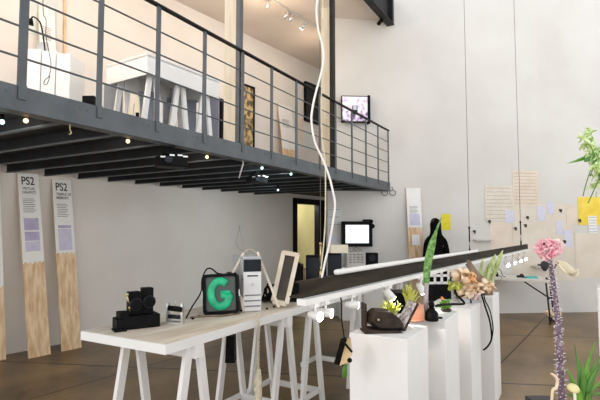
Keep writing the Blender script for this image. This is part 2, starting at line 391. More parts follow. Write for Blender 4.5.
# ------------------------------------------------------------------ under the mezzanine
bulbs = [(26,118,'w','warm bulb hanging nearest the picture edge under the mezzanine edge'),(2,122,'c','cool bulb farthest left under the mezzanine'),
         (128,139,'w','second warm bulb from the left under the mezzanine edge'),(207,154,'w','warm bulb between the projector and the white lamps'),
         (262,165,'c','bright cool bulb under the mezzanine edge, nearer one'),(291,174,'c','bright cool bulb under the mezzanine edge, farther one'),(278,190,'c','small cool bulb deep under the mezzanine')]
for px, py, k, lab in bulbs:
    X = MX-.16 if (px, py) != (278,190) else -4.2
    if px == 2: X = -3.2
    r = ray(px, py); t = X/r.x; p = CAM+r*t; p.z = min(p.z, MZ0-.015)
    b = thing('lamp', lab, 'lamp', (p.x,p.y,p.z+.03), 'bulbs under the mezzanine')
    obj('bulb', MB().ball(p, .016), M_warmbulb if k == 'w' else M_coolbulb, b)
    obj('socket', MB().cyl(p+Z*.016, (p.x,p.y,MZ0+.012), .014, 12), M_black, b)
    li = bpy.data.lights.new('bulb_light', 'SPOT'); li.energy = 15 if k == 'w' else 13; li.color = (1,.86,.70) if k == 'w' else (.88,1,.98); li.shadow_soft_size = .05
    li.spot_size = radians(140); li.spot_blend = 1
    lo_ = bpy.data.objects.new('bulb_light', li); C.objects.link(lo_); lo_.location = p-Z*.05; lo_.rotation_euler = Vector((-1,.2,-.25)).to_track_quat('-Z','Y').to_euler()
def projector(px, py, d, lab, s):
    p = V(px, py, d); t = thing('projector', lab, 'projector', p, 'projectors under the mezzanine')
    M = frameZ(p, YAW+.5)
    obj('body', MB().box((0,0,0), (.32*s,.26*s,.13*s), M), M_black, t, .012)
    obj('lens', MB().lathe([(.04*s,0),(.045*s,.05*s),(.03*s,.055*s)], M @ Vector((-.07*s,-.13*s,.0)), 16, -(M.to_3x3() @ Vector((0,1,0)))), M_navy, t)
    obj('ceiling_mount', MB().box((0,0,(MZ0+.1-p.z)/2), (.07*s,.07*s,MZ0+.1-p.z), M).box((0,0,.09*s),(.18*s,.18*s,.02),M), M_black, t)
    for k, (x, zz) in enumerate(((-.12,.035),(-.02,.06),(.07,.065),(.13,.055))): obj('glint_strip', MB().box((x*s,-.131*s,zz*s), (.055*s,.006,.018*s), M), M_silver, t)  # silver strips paint in the glints along the projector's upper edge
projector(171,162,4.2,'black projector hanging below the edge beam of the mezzanine',.78)
projector(257,180,6.3,'smaller black projector hanging deep under the mezzanine near the white bulbs',.75)
a = V(243,163,5.0); b = V(239,178,5.0); a.z = max(a.z, MZ0)
tag(obj('hanging_rod', MB().tube([a, a-Z*.04, b], .008), M_greybox), 'thin grey rod hanging from the mezzanine edge by the far projector', 'rod')
for px, lab in ((384,'loop of black cable under the mezzanine end, left of two'),(392,'loop of black cable under the mezzanine end, right of two')):
    c = WB(px, 193)+WB_N*.05
    pts = [c+WB_T*(.06*cos(a_))+Z*(.05*sin(a_)) for a_ in [2*pi*k/12+pi/2 for k in range(12)]]
    tag(obj('cable_loop', MB().tube([c+Z*.12-WB_N*.05]+pts+[pts[0]+Z*.005], .006, 6, True), M_blackmatt), lab, 'cable', 'cable loops')
# hook on the edge beam
r = ray(70,124); p = CAM+r*((MX-.07)/r.x); p.z = MZ0-.03
hk = MB().tube([(p.x,p.y,MZ0+.004), p, p-Z*.03+RT*.01, p-Z*.04-RT*.005], .005, 8, True); tag(obj('hook', hk, M_brass), 'small brass hook under the mezzanine edge between two warm bulbs', 'hook')

def plank(px0, px1, py, lab, top, kind, group='exhibition planks', name='sign_plank', wallP=None, base_z=0, H=2.40, wd=.26, lean=.17):
    """a plywood plank leaning on the left wall, its upper half papered"""
    if wallP is None:
        p = G((px0+px1)/2, py, base_z); t = (p-WL_P).dot(WL_T); wp = WL_P+WL_T*t
    else: wp = wallP; t = 0
    T, N = (WL_T, WL_N)
    return T, N, wp
def sign_plank(base, T, N, lab, title, bars, H=2.40, wd=.26, lean=.22, split=.50, cat='plank', group='printed sign planks', tilt=0):
    """base: foot centre; leans back along -N by lean; T runs along the wall"""
    up = (Z*sqrt(H*H-lean*lean-tilt*tilt)-N*lean+T*tilt).normalized(); nn = T.cross(up).normalized()
    if nn.dot(N) < 0: nn = -nn
    T2 = up.cross(nn).normalized()
    if T2.dot(T) < 0: T2 = -T2
    t = thing('sign_plank', lab, cat, base, group)
    M = basis(base, T2, -nn, up)
    obj('board', MB().box((0,.012,H/2), (wd,.02,H), M), M_wood, t)
    z1 = H*split
    # torn paper edge
    poly = [(-wd/2+.002, H-.004), (wd/2-.002, H-.004)]; nq = 9
    for k in range(nq+1): poly.append((wd/2-.002-(wd-.004)*k/nq, z1-(.035 if k % 2 else 0)*random.uniform(.6,1.3)))
    M2 = basis(base, T2, -nn, up)
    obj('paper', MB().prism(poly, M2 @ Matrix.Translation((0,-.0005,0)), .003), M_paper, t)
    F = M @ Matrix.Translation((0,-.004,0))
    if title:
        text('lettering', 'PS2', .155, F @ Matrix.Translation((-wd*.36,0,H-.165)), M_ink, t, sx=.75, bold=.002)
        for k, s in enumerate(title): text('lettering', s, .052, F @ Matrix.Translation((-wd*.33,0,H-.235-k*.052)), M_greyink, t, sx=.82, bold=.0012)
    g = MB()
    for k in range(8): g.box((-wd*.33+wd*.31*(.86+.1*sin(k*2.3)),0,H-.36-k*.025), (wd*.62*(.86+.1*sin(k*2.3)),.001,.008), F)
    obj('small_print', g, M_greyink, t)
    for z0, z1_, m_ in bars:
        obj('text_block', MB().box((.0,0,H-(z0+z1_)/2), (wd*.68,.0012,z1_-z0), F), m_, t)
    return t
lp = mat('lilac_pale', (.56,.54,.70), (.64,.62,.76), rough=.9, scale=12)
for px, py, lab, ti, bars in ((-6,362,'bare wood sign plank cut off by the left edge of the picture',None,()),
        (40,356.5,'sign plank lettered PS2 with two dark lilac text blocks, beside the left-edge plank',('VIRTUAL','GRAFFITI'),((.62,.78,M_lilac),(.80,.92,M_lilac),(.93,1.06,lp))),
        (72,349.5,'sign plank lettered PS2 with one pale lilac text block, nearest the table',('TEMPLE OF','MEMORY'),((.66,.70,M_lilac),(.71,1.01,lp)))):
    b = G(px, py, 0); tx_ = {40:(27,173),72:(60.5,179.5)}.get(px, (-13,166)); tp = WL(*tx_)+WL_N*.03
    dv = tp-b; H_ = dv.length; ln = -dv.dot(WL_N); ti_ = dv.dot(WL_T)
    sp_ = .56 if px == 40 else .60
    sign_plank(b, WL_T, WL_N, lab, ti, bars, H=H_, wd=.27, lean=ln, split=(.56 if px == 72 else .505) if ti else .38, tilt=ti_)

# ------------------------------------------------------------------ upstairs
def wall_panel(name, rect, wallf, T, N, th, m, off=.0):
    x0, y0, x1, y1 = rect
    a, b = wallf(x0,(y0+y1)/2), wallf(x1,(y0+y1)/2); c = wallf((x0+x1)/2, y0); e = wallf((x0+x1)/2, y1)
    wd = (b-a).length; hh = c.z-e.z; mid = (a+b)/2; mid.z = (c.z+e.z)/2
    return mid+N*(off+th/2), wd, hh
def framed(name, lab, cat, rect, wallf, T, N, fm, pm, th=.05, bw=.05, group=None, pname='picture', off=0):
    mid, wd, hh = wall_panel(name, rect, wallf, T, N, th, fm, off)
    t = thing(name, lab, cat, mid-Z*hh/2, group); M = basis(mid, T, -N, Z)
    f = MB(); f.box((0,.5*th-.006,0), (wd,.012,hh), M)
    for s in (-1,1): f.box((s*(wd/2-bw/2),0,0), (bw,th,hh), M).box((0,0,s*(hh/2-bw/2)), (wd,th,bw), M)
    obj('frame', f, fm, t); obj(pname, MB().box((0,-th*.1,0), (wd-2*bw,th*.5,hh-2*bw), M), pm, t)
    return t, M, wd, hh
framed('picture', 'tall black framed picture of gold foliage on the mezzanine wall', 'picture', (233,84,253,158), WL, WL_T, WL_N, M_black, M_gold, bw=.05)
framed('monitor', 'tall dark switched-off screen high on the mezzanine wall near the corner', 'monitor', (304,86,325,124), WL, WL_T, WL_N, M_black, M_navy, th=.07, bw=.02, pname='screen')
t, M, wd, hh = framed('monitor', 'monitor showing a pale pink video on the upper back wall', 'monitor', (340.5,98,366.5,123.5), WB, WB_T, WB_N, M_black, M_video, th=.09, bw=.010, pname='screen', off=.06)
obj('side_cheek', MB().box((wd/2+.02,.01,0), (.045,.10,hh+.04), M), M_black, t)
obj('wall_mount', MB().box((0,.08,0), (.12,.07,.12), M), M_black, t)
obj('video_figure', MB().box((.0,-.035,-.02), (.1,.004,.17), M), M_navy, t); obj('video_face', MB().box((0,-.038,.02), (.07,.004,.08), M), M_bluepaper, t)
# two tall raw planks by the railing
for px, d, lab in ((231,5.15,'tall pale plank upright behind the railing, the nearer and wider one'),(327.2,7.05,'tall pale plank upright behind the railing beside the dark column')):
    p = V(px, 150, d); p.z = DECK
    zt = 5.68 if px < 300 else V(px,8,d).z
    tag(obj('plank', MB().box((0,0,(zt-DECK)/2), (.165,.03,zt-DECK), frameZ(p, YAW-.1)), M_woodpale), lab, 'plank', 'tall raw planks')
# white plinths far left
for k, (x0, x1, d, zt) in enumerate(((25,40,4.9,3.52),(40,55,4.9,3.5),(55,70,4.9,3.47))):
    a, b = V(x0,90,d), V(x1,90,d); wd = (b-a).length; c = (a+b)/2+FH*.17; c.z = DECK
    lab = ['white plinth on the mezzanine, nearest the left railing post','white plinth on the mezzanine, middle of three in a row','white plinth on the mezzanine, beside the papered sign plank'][k]
    tag(obj('plinth', MB().box((0,0,(zt-DECK)/2), (wd-.012,.34,zt-DECK), frameZ(c, YAW)), M_white, None, .004), lab, 'plinth', 'plinths on the mezzanine')
p = V(76.5, 95, 5.9); p.z = DECK; tt = (p-WL_P).dot(WL_T); foot = WL_P+WL_T*tt+WL_N*.3; foot.z = DECK
sign_plank(foot, WL_T, WL_N, 'papered sign plank on the mezzanine right of the white plinths', None, (), H=2.3, wd=.22, lean=.28, split=.42)
p = WL(284,110); tt = (p-WL_P).dot(WL_T); foot = WL_P+WL_T*tt+WL_N*.3; foot.z = DECK
sign_plank(foot, WL_T, WL_N, 'papered sign plank on the mezzanine right of the gold picture', None, (), H=2.0, wd=.5, lean=.28, split=.48)
# poster, lamp and wire above the plinths
mid, wd, hh = wall_panel('poster', (28,-12,56,37), WL, WL_T, WL_N, .01, None)
M_poster = mat('poster_grey', (.62,.66,.66), (.68,.72,.72), rough=.8, scale=3)
tag(obj('poster', MB().box((0,0,0), (wd,.01,hh), basis(mid, WL_T, -WL_N, Z)), M_poster), 'large pale grey poster on the mezzanine wall above the plinths', 'poster')
b = V(46,37,5.0); b.z = 3.5
t = thing('desk_lamp', 'small black desk lamp standing on the mezzanine plinths', 'lamp', b)
q1 = V(41,25,4.96); q2 = V(34,17,4.96); q3 = V(31,19,4.96)
obj('arm', MB().tube([b+Z*.01, q1, q2, q3], .008, 8, True), M_black, t); obj('base', MB().cyl(b, b+Z*.02, .05), M_black, t)
obj('shade', MB().cyl(q3, q3-Z*.06-RT*.01, .018, 14, .04), M_black, t)
p = V(43.5,28,5.14); tag(obj('box', MB().box((0,0,.09), (.1,.05,.18), frameZ((p.x,p.y,3.5), YAW)), M_pcgrey), 'small grey box beside the desk lamp on the mezzanine plinths', 'box')
q_ = V(43,-6,4.6); q_.z = SLAB
wp = [q_]+[V(x, y, 4.60) for x, y in ((43,-6),(46,20),(46,36),(49,52),(51,65),(49,76),(45,80),(44,84),(47,84),(50,76))]
tag(obj('wire', MB().tube(wp, .0035, 6, True), M_ink), 'thin looped black wire hanging in front of the mezzanine plinths', 'wire')
wp = [WL(63,-3), WL(63.5,30), WL(63.5,58)]
tag(obj('batten', MB().bar(WL(64,-10)+WL_N*.02, WL(64,60)+WL_N*.02, .03, .02, WL_N), M_wood), 'thin wooden strip upright on the mezzanine wall above the sign plank', 'strip')
p = V(91,99,3.6); p.z = DECK
tag(obj('box', MB().box((0,0,.07), (.09,.1,.14), frameZ(p, YAW)), M_black), 'small black box on the mezzanine deck by the railing post', 'box')
# the white table with a deep apron upstairs
TZ0, TZ1 = 3.30, 3.54
A = G(147,74,TZ0); B = G(219,98.5,TZ0); dirL = (B-A); dirL.z = 0; Lg = dirL.length; dirL.normalize(); dirW = Vector((-dirL.y, dirL.x, 0))
Wd = .72; ctr = A+dirL*Lg/2+dirW*Wd/2
t = thing('white_table', 'white table with a deep apron standing on the mezzanine', 'table', (ctr.x,ctr.y,DECK)); M = basis((ctr.x,ctr.y,0), dirL, dirW, Z)
obj('tabletop', MB().box((0,0,TZ1-.02), (Lg,Wd,.04), M), M_white, t)
ap = MB()
for s in (-1,1): ap.box((0,s*(Wd/2-.01),(TZ0+TZ1)/2-.01), (Lg,.02,TZ1-TZ0-.02), M).box((s*(Lg/2-.01),0,(TZ0+TZ1)/2-.01), (.02,Wd-.04,TZ1-TZ0-.02), M)
obj('apron', ap, M_white, t)
for u in (-.36,0,.36):
    for s in (-1,1):
        for q in (-1,1):
            obj('leg', MB().bar(M @ Vector((u*Lg+q*.15,s*(Wd/2-.1),DECK)), M @ Vector((u*Lg+q*.02,s*(Wd/2-.1),TZ1-.04)), .06, .03, dirW), M_white, t)
for k, (x0,x1,y0,y1,d) in enumerate(((104,122,84,111,5.7),(138,153,92,118,5.7),(163,176,98,120,6.2),(184,196,100,128,6.2))):
    a, b = V(x0,y1,d), V(x1,y1,d); top = V(x0,y0,d).z; c = (a+b)/2; c.z = DECK
    lab = ['blue-grey panel under the upstairs white table, leftmost of four','blue-grey panel under the upstairs white table, second of four from left','blue-grey panel under the upstairs white table, third of four from left','blue-grey panel under the upstairs white table, fourth from left'][k]
    tag(obj('panel', MB().box((0,0,(top-DECK)/2), ((b-a).length,.03,top-DECK), frameZ(c, YAW)), M_bluegrey), lab, 'panel', 'panels under the upstairs table')
p = V(212,120,6.3); p.z = DECK; t = thing('monitor', 'blue-grey boxy monitor at the far end of the upstairs white table', 'monitor', p)
M = frameZ(p, YAW-.25); ht = V(212,97,6.3).z-DECK
obj('screen', MB().box((0,0,ht/2), (.2,.05,ht), M), M_bluegrey, t); obj('housing', MB().box((.03,.1,ht/2), (.2,.16,ht*.95), M, 1), M_black, t)
p = V(134,104,5.0); p.z = DECK
t = thing('cardboard_easel', 'small pale wooden easel under the upstairs white table', 'easel', p); M = frameZ(p, YAW)
for s in (-1,1): obj('leg', MB().bar(M @ Vector((s*.07,0,0)), M @ Vector((s*.02,.02,.55)), .05, .02, FH), M_woodpale, t)
obj('clip', MB().box((.05,-.03,.3), (.03,.02,.13), M), M_black, t)
# small papers upstairs near the corner
for k, (rc, lab) in enumerate((((303,131,312,150),'pale grey paper low on the mezzanine wall, below the dark screen'),((296,117,303,140),'pale wood-coloured paper low on the mezzanine wall left of the dark screen'))):
    mid, wd, hh = wall_panel('paper', rc, WL, WL_T, WL_N, .006, None)
    tag(obj('paper', MB().box((0,0,0), (wd,.006,hh), basis(mid, WL_T, -WL_N, Z)), M_poster if k == 0 else M_sand), lab, 'paper')
# ceiling track
TR = SLAB-.017
p0, p1 = G(258,-9,TR), G(320,29,TR)
tr = thing('track_light', 'thin ceiling track with small spotlights over the mezzanine', 'track light', (p0+p1)/2)
obj('track', MB().bar(p0, p1, .035, .03), M_greybox, tr)
for x, y, lit in ((285,9,0),(290,13,0),(303,21,1),(268,1,0)):
    tpar = ((x-258)/62); q = p0+(p1-p0)*tpar; e = q-Z*.16-WL_N*.08
    h = obj('lamp_head', MB().tube([q, q-Z*.08], .01).cyl(q-Z*.07, e, .035, 14, .045), M_silver, tr)
    if lit: obj('lens', MB().cyl(e, e+(e-q).normalized()*.006, .04), M_spotglow, h)

# ------------------------------------------------------------------ the hanging channel with its track spotlights
bs, be = Vector((-1.093,1.909,0)), Vector((-.677,9.30,0)); BD = (be-bs).normalized(); BS = Vector((BD.y,-BD.x,0))
bz0, bz1 = 1.285, 1.362; BLn = (be-bs).length
be_z = -.013
t = thing('hanging_beam', 'long dark steel channel hung on wires with a white lighting track below', 'beam', ((bs+be)/2)+Z*bz0)
def BP(u, s=0, z=0): return bs+BD*u+BS*s+Z*(z+be_z*u/BLn)
obj('channel', MB().bar(BP(0,0,(bz0+bz1)/2), BP(BLn,0,(bz0+bz1)/2), .012, bz1-bz0).bar(BP(0,-.015,bz1-.004), BP(BLn,-.015,bz1-.004), .03, .008).bar(BP(0,-.03,bz0+.004), BP(BLn,-.03,bz0+.004), .06, .008), M_beamweb, t)
obj('lighting_track', MB().bar(BP(-.02,.02,bz0-.014), BP(BLn,.02,bz0-.014), .05, .028), M_whitegloss, t)
obj('conduit', MB().bar(BP(.36,-.012,bz1+.015), BP(3.6,-.012,bz1+.015), .03, .03), M_whitegloss, t, .012)
def u_at(px):
    r = ray(px, 265); k = (bs.x*BD.y-bs.y*BD.x)/(r.x*BD.y-r.y*BD.x); q = CAM+r*k; return (Vector((q.x,q.y,0))-bs).dot(BD)
for px, lab in ((324,'steel suspension wire nearest the start of the hanging beam, by the white cable'),(472,'steel suspension wire at the far half of the hanging beam, left of two'),(523,'steel suspension wire at the far end of the hanging beam')):
    u = u_at(px); p = BP(u,-.02,bz1); w = thing('suspension_wire', lab, 'wire', p, 'suspension wires')
    s = .6+.12*u
    obj('wire', MB().tube([p, p+Z*(7.2-p.z)], .003*s, 6), M_wire, w)
    q = [p, p+Z*.05*s, p+Z*.30*s]
    tb = MB().cyl(p+Z*.0, p+Z*.05*s, .009*s, 10).cyl(p+Z*.05*s, p+Z*.09*s, .004*s, 8)
    tb.cyl(p+Z*.12*s, p+Z*.26*s, .007*s, 10).cyl(p+Z*.26*s, p+Z*.28*s, .011*s, 10)
    obj('turnbuckle', tb, M_brass if px == 324 else M_ink, w)
pts = [(319,-14),(316.5,8),(318,28),(322,44),(323.5,58),(321,74),(316,92),(312.5,108),(311.5,122),(315,142),(323,160),(329,176),(333,192),(335,205),(333,222),(329,245),(325,262),(322.5,277)]
dd = V(324,270,1).length and (BP(u_at(324),0,0)-CAM).dot(FH)
ob = obj('power_cable', MB().tube([V(317,-60,dd)]+[V(x,y,dd+.0) for x, y in pts[:-1]]+[BP(u_at(322.5),-.005,bz1+.0)], .0058, 8, True), M_flex); tag(ob, 'thick white cable dropping in slack curves onto the hanging beam', 'cable')
tag(obj('thin_cable', MB().tube([V(323,-60,dd+.05)]+[V(x,y,dd+.05) for x, y in ((322.5,40),(322,80),(321,110),(322,140),(325,160),(325.5,200),(324.5,235))]+[BP(u_at(325),-.03,bz1+.0)], .0035, 6, True), M_rope), 'thin beige cable running down beside the thick white cable', 'cable')
def track_head(px, lab, aim, lens, side=0, drop=.075, s=1.0, energy=0):
    u = u_at(px); p = BP(u,.02,bz0-.028); h = thing('spotlight', lab, 'spotlight', p, 'spotlights on the hanging track')
    obj('adapter', MB().box((0,0,-.012), (.03*s,.05*s,.024*s), frameZ(p, atan2(BD.y,BD.x)-pi/2)), M_whitegloss, h)
    obj('stem', MB().cyl(p-Z*.02, p-Z*drop, .008*s, 10), M_whitegloss, h)
    a_ = Vector(aim).normalized(); c = p-Z*(drop+.012)
    obj('lamp_housing', MB().lathe([(.016*s,-.045*s),(.022*s,-.03*s),(.026*s,.0),(.029*s,.035*s),(.025*s,.037*s)], c, 16, a_), M_whitegloss, h)
    if lens: obj('lens', MB().cyl(c+a_*.0355*s, c+a_*.040*s, .026*s), lens, h)
    if energy:
        li = bpy.data.lights.new('spot_light', 'SPOT'); li.energy = energy; li.spot_size = radians(90); li.spot_blend = .8; li.color = (1,.93,.82); li.shadow_soft_size = .03
        lo_ = bpy.data.objects.new('spot_light', li); C.objects.link(lo_); lo_.location = c+a_*.05; lo_.rotation_euler = a_.to_track_quat('-Z','Y').to_euler()
track_head(311.5, 'lit white spotlight at the near end of the hanging track', RT*.75-FH*.7-Z*.1, M_spotglow, drop=.05, s=.85)
track_head(322, 'lit white spotlight second from the near end of the hanging track', RT*.95-FH*.35-Z*.1, M_spotwarm, drop=.05, s=.85)
track_head(348.5, 'unlit-looking white spotlight left of the nearest pedestal', RT*.9+FH*.5-Z*.15, M_spotwarm, drop=.05, s=.85)
track_head(385.5, 'white spotlight tilted down over the nearest pedestal', RT*.5+BD*.2-Z*.8, M_spotglow, energy=4, drop=.05)
track_head(418, 'white spotlight above the tall snake plant leaf', RT*.5+FH*.2-Z*.8, M_spotglow, energy=4)
for k, px in enumerate((505,512,518,523.5)):
    track_head(px, ['white spotlight at far end of the hanging track, first past the orange flowers','white spotlight at far end of the hanging track, second past the orange flowers','white spotlight at far end of the hanging track, third past the orange flowers','farthest white spotlight on the hanging track'][k], Vector((.6,-.5,-.5)), M_spotglow, drop=.10, s=1.0, energy=4)
c = [BP(u_at(339.5),0,bz0-.03), BP(u_at(340),.02,bz0-.07)]
hp = V(344,326,2.62)
tag(obj('cable', MB().tube([BP(u_at(338),.02,bz0-.034), V(340,296.5,2.58), V(341.5,302,2.6), V(341.8,320,2.62), V(343.5,332,2.61), V(344.5,341,2.60)], .004, 6, True), M_blackmatt), 'black cable hanging from the track and carrying the tan wooden block', 'cable')
# the tan block with black clamps hanging by it
p = V(345,350,2.62); t = thing('hanging_block', 'tan wooden block with black clamps hanging left of the nearest pedestal', 'sculpture', V(345,368,2.62))
M = frameZ(p, YAW)
k = 2.62/472
obj('block', MB().prism([((x-345)*k, (350-y)*k) for x, y in ((346,341),(350.5,338.5),(352,352),(347,361),(339.5,364)) ], M, .05), M_tan, t)
obj('edge_strip', MB().bar(M @ Vector((.5*k,-.005,10*k)), M @ Vector((-6.5*k,-.005,-14*k)), .052, .009, FH), M_black, t)
for x, y, r in ((343,342,.014),(340.5,348.5,.011),(344.5,339.5,.013)): obj('knob', MB().ball(V(x,y,2.58), r), M_black, t)
obj('strap', MB().tube([V(343,341,2.56), V(347,346,2.585), V(352,352,2.585)], .006, 8, True), M_blackmatt, t)
obj('foot', MB().ball(V(349,360,2.6), .018, (1,.6,.8)), M_blackmatt, t)
lf = MB()
for x in (-2.5,-1,.5,2): lf.leaf([V(345,362,2.62), V(345+x*.6,369,2.61), V(344.7+x*.8,378,2.62)], .013)
obj('leaf', lf, M_leafdeep, t)

# ------------------------------------------------------------------ long table on trestles
TBZ = .97; TX0, TX1, TY0, TY1 = -2.68, -1.95, 1.92, 7.9
t = thing('long_table', 'long white-edged plywood table top on white trestles', 'table', ((TX0+TX1)/2,(TY0+TY1)/2,TBZ-.055))
obj('surface', MB().box(((TX0+TX1)/2,(TY0+TY1)/2,TBZ-.004), (TX1-TX0-.02,TY1-TY0-.02,.008)), M_tabletop, t)
ed = MB()
for x in (TX0+.01,TX1-.01): ed.box((x,(TY0+TY1)/2,TBZ-.0275), (.02,TY1-TY0,.053))
for y in (TY0+.01,TY1-.01): ed.box(((TX0+TX1)/2,y,TBZ-.0275), (TX1-TX0-.04,.02,.053))
ed.box(((TX0+TX1)/2,(TY0+TY1)/2,TBZ-.0325), (TX1-TX0-.04,TY1-TY0-.04,.043))
obj('edge', ed, M_white, t)
tl = ['white wooden trestle under the near end of the long table','white wooden trestle second from the near end of the long table, below the computer','white wooden trestle third from the near end of the long table, by the lit spotlights',
      'white wooden trestle fourth from the near end, behind the nearest pedestal','white wooden trestle fifth from the near end of the long table','white wooden trestle under the far end of the long table']
for k, y in enumerate((2.20,3.25,3.71,4.68,6.1,7.5)):
    top = TBZ-.054; t = thing('trestle', tl[k], 'trestle', ((TX0+TX1)/2,y,0), 'white trestles')
    xa, xb = TX0+.15, TX1-.05
    obj('crossbeam', MB().box(((xa+xb)/2,y,top-.04), (xb-xa+.1,.075,.08)), M_white, t, .004)
    for x in (xa,xb):
        for s in (-1,1): obj('leg', MB().bar((x,y+s*.20,0), (x,y+s*.045,top-.01), .03, .055, Vector((0,1,0))), M_white, t)
        obj('tie', MB().box((x-.02,y,.16), (.02,.40,.045)), M_white, t)
    obj('stretcher', MB().box(((xa+xb)/2,y+.15,.16), (xb-xa-.04,.02,.05)), M_white, t)
def T(px, py): return G(px, py, TBZ)

# black twin-lens apparatus
b0, b1 = T(117,331.5), T(161,326.5); ax = (b1-b0); Lb = ax.length; ax.normalize(); ay = Vector((-ax.y, ax.x, 0))
o = b0+ax*Lb/2+ay*.075; t = thing('optical_device', 'black twin-lens optical device on the near end of the table', 'device', o)
M = basis(o, ax, ay, Z)
s_ = Lb
obj('base', MB().box((.06*s_,0,.042), (s_*.84,.15,.084), M).box((-.40*s_,-.005,.034), (s_*.2,.13,.068), M), M_black, t, .004)
obj('front_step', MB().box((-.33*s_,-.01,.088), (s_*.22,.1,.04), M), M_black, t, .004)
obj('tray', MB().box((-.44*s_,-.06,.006), (s_*.26,.10,.010), M), M_blackmatt, t)
for k, (u, h, wd) in enumerate(((-.07,.145,.075),(.24,.165,.072))):
    tw = obj('viewer_block', MB().box((u*s_,.01,.084+h/2), (wd,.06,h), M), M_black, t, .003)
    obj('lens_barrel', MB().lathe([(.034,0),(.038,.012),(.034,.02),(.034,.045),(.028,.05),(.02,.046)], M @ Vector((u*s_,-.02,.084+h*.48)), 18, -ay), M_black, tw)
    obj('ring', MB().lathe([(.039,0),(.042,.006),(.039,.012)], M @ Vector((u*s_,-.046,.084+h*.48)), 18, -ay), M_navy, tw)
br = MB(); q = M @ Vector((-.18*s_,-.02,.11))
br.tube([q, q+Z*.05, q+Z*.06-ax*.01, q+Z*.10-ax*.02], .006, 8).ball(q+Z*.105-ax*.02, .012).ball(q+Z*.02, .01)
obj('brass_lever', br, M_brass, t)
for x, y in ((134,300),(136,306)): obj('screw', MB().ball(V(x,y,(T(134,328)-CAM).dot(FH)-.02), .008), M_silver, t)
# silver bracket device
o = T(175,323.5); t = thing('metal_clamp', 'small silver metal clamp with a black roller, left of the green sign', 'device', o); M = frameZ(o, YAW-.12)
fr = MB()
for s in (-1,1): fr.box((s*.05,0,.068), (.014,.03,.136), M)
fr.box((0,0,.03), (.1,.03,.012), M).box((0,0,.006), (.12,.05,.012), M); obj('frame', fr, M_silver, t)
obj('roller', MB().cyl(M @ Vector((-.045,-.01,.105)), M @ Vector((.055,-.01,.095)), .018, 14), M_black, t)
obj('spool', MB().cyl(M @ Vector((-.04,-.015,.05)), M @ Vector((.04,-.015,.045)), .014, 14), M_navy, t)
obj('pin', MB().cyl(M @ Vector((.0,0,.12)), M @ Vector((.0,0,.155)), .003, 8), M_silver, t)

# green letter sign
o = T(222,314); d_ = (o-CAM).dot(FH); k = d_/472; t = thing('letter_sign', 'black rounded lightbox with a glowing green letter G', 'sign', o)
M = frameZ(o, YAW+.05) @ Matrix.Rotation(radians(-3),4,'Y') @ Matrix.Rotation(radians(-6),4,'X')
W_, H_ = 35*k, 39*k
def rrect(w, h, r, n=6):
    out = []
    for cx, cz, a0 in ((w/2-r,h/2-r,0),(-w/2+r,h/2-r,90),(-w/2+r,-h/2+r,180),(w/2-r,-h/2+r,270)):
        for i in range(n+1): out.append((cx+r*cos(radians(a0+90*i/n)), cz+r*sin(radians(a0+90*i/n))))
    return out
def ring(mb, o1, i1, M, th):
    n = len(o1); vs = [[mb.b.verts.new(M @ Vector((x,y_,z))) for x, z in pl] for pl in (o1,i1) for y_ in (-th/2,th/2)]
    for i in range(n):
        j = (i+1) % n
        mb.b.faces.new((vs[0][i],vs[0][j],vs[2][j],vs[2][i])); mb.b.faces.new((vs[1][j],vs[1][i],vs[3][i],vs[3][j]))
        mb.b.faces.new((vs[0][j],vs[0][i],vs[1][i],vs[1][j])); mb.b.faces.new((vs[2][i],vs[2][j],vs[3][j],vs[3][i]))
    return mb
M0 = M @ Matrix.Translation((0,0,H_/2+.002))
obj('casing', ring(MB(), rrect(W_,H_,.03), rrect(W_-.045,H_-.045,.018), M0, .11).prism(rrect(W_-.04,H_-.04,.018), M0 @ Matrix.Translation((0,.045,0)), .012), M_black, t)
obj('panel', MB().prism(rrect(W_-.044,H_-.044,.018), M0 @ Matrix.Translation((0,-.03,0)), .01), M_darkpanel, t)
gp = []; rw, rh = 9.2*k, 12.2*k
for i in range(26):
    a_ = radians(48+i*(302/25)); gp.append(M0 @ Vector((rw*cos(a_)-.3*k, -.045, rh*sin(a_)+.3*k)))
gp += [M0 @ Vector((rw*1.0-.3*k,-.045,-1*k)), M0 @ Vector((0,-.045,-1*k))]
gm = MB(); gm.tube(gp, .029, 10)
for v in gm.b.verts:
    q = M0.inverted() @ v.co; q.y = -.045+(q.y+.045)*.45; v.co = M0 @ q
obj('letter', gm, M_neon, t)
for s in (-1,1): obj('side_latch', MB().box((s*(W_/2+.004),-.03,0), (.008,.02,.05), M0), M_silver, t)
obj('prop', MB().bar(M0 @ Vector((0,.05,.0)), (o+FH*.12+Z*.0), .03, .012), M_black, t)
e = (T(212,320)-CAM).dot(FH)
wire = [T(186,319)+Z*.006, V(192,307,d_+.05), V(201,292,d_+.12), V(202,280,d_+.12), V(206,270,d_+.12), V(211,268.5,d_+.12), V(217,273,d_+.10), M0 @ Vector((.0,.04,H_/2))]
tag(obj('cable', MB().tube(wire, .006, 8, True), M_blackmatt), 'black cable arching over the top of the green letter sign', 'cable')
tw = [T(190,318.5), T(205,317.2), T(224,316.5), T(240,314)]
tag(obj('twig', MB().tube([p+Z*.008 for p in tw], .007, 6, True), M_bark), 'thin brown twig lying on the table before the green letter sign', 'twig')
o = T(236,296); o = V(234,298,d_+.35); o.z = TBZ
tag(obj('speaker', MB().box((0,0,.14), (.11,.12,.28), frameZ(o, YAW+.3)), M_black, None, .006), 'small black speaker between the green letter sign and the computer', 'speaker')

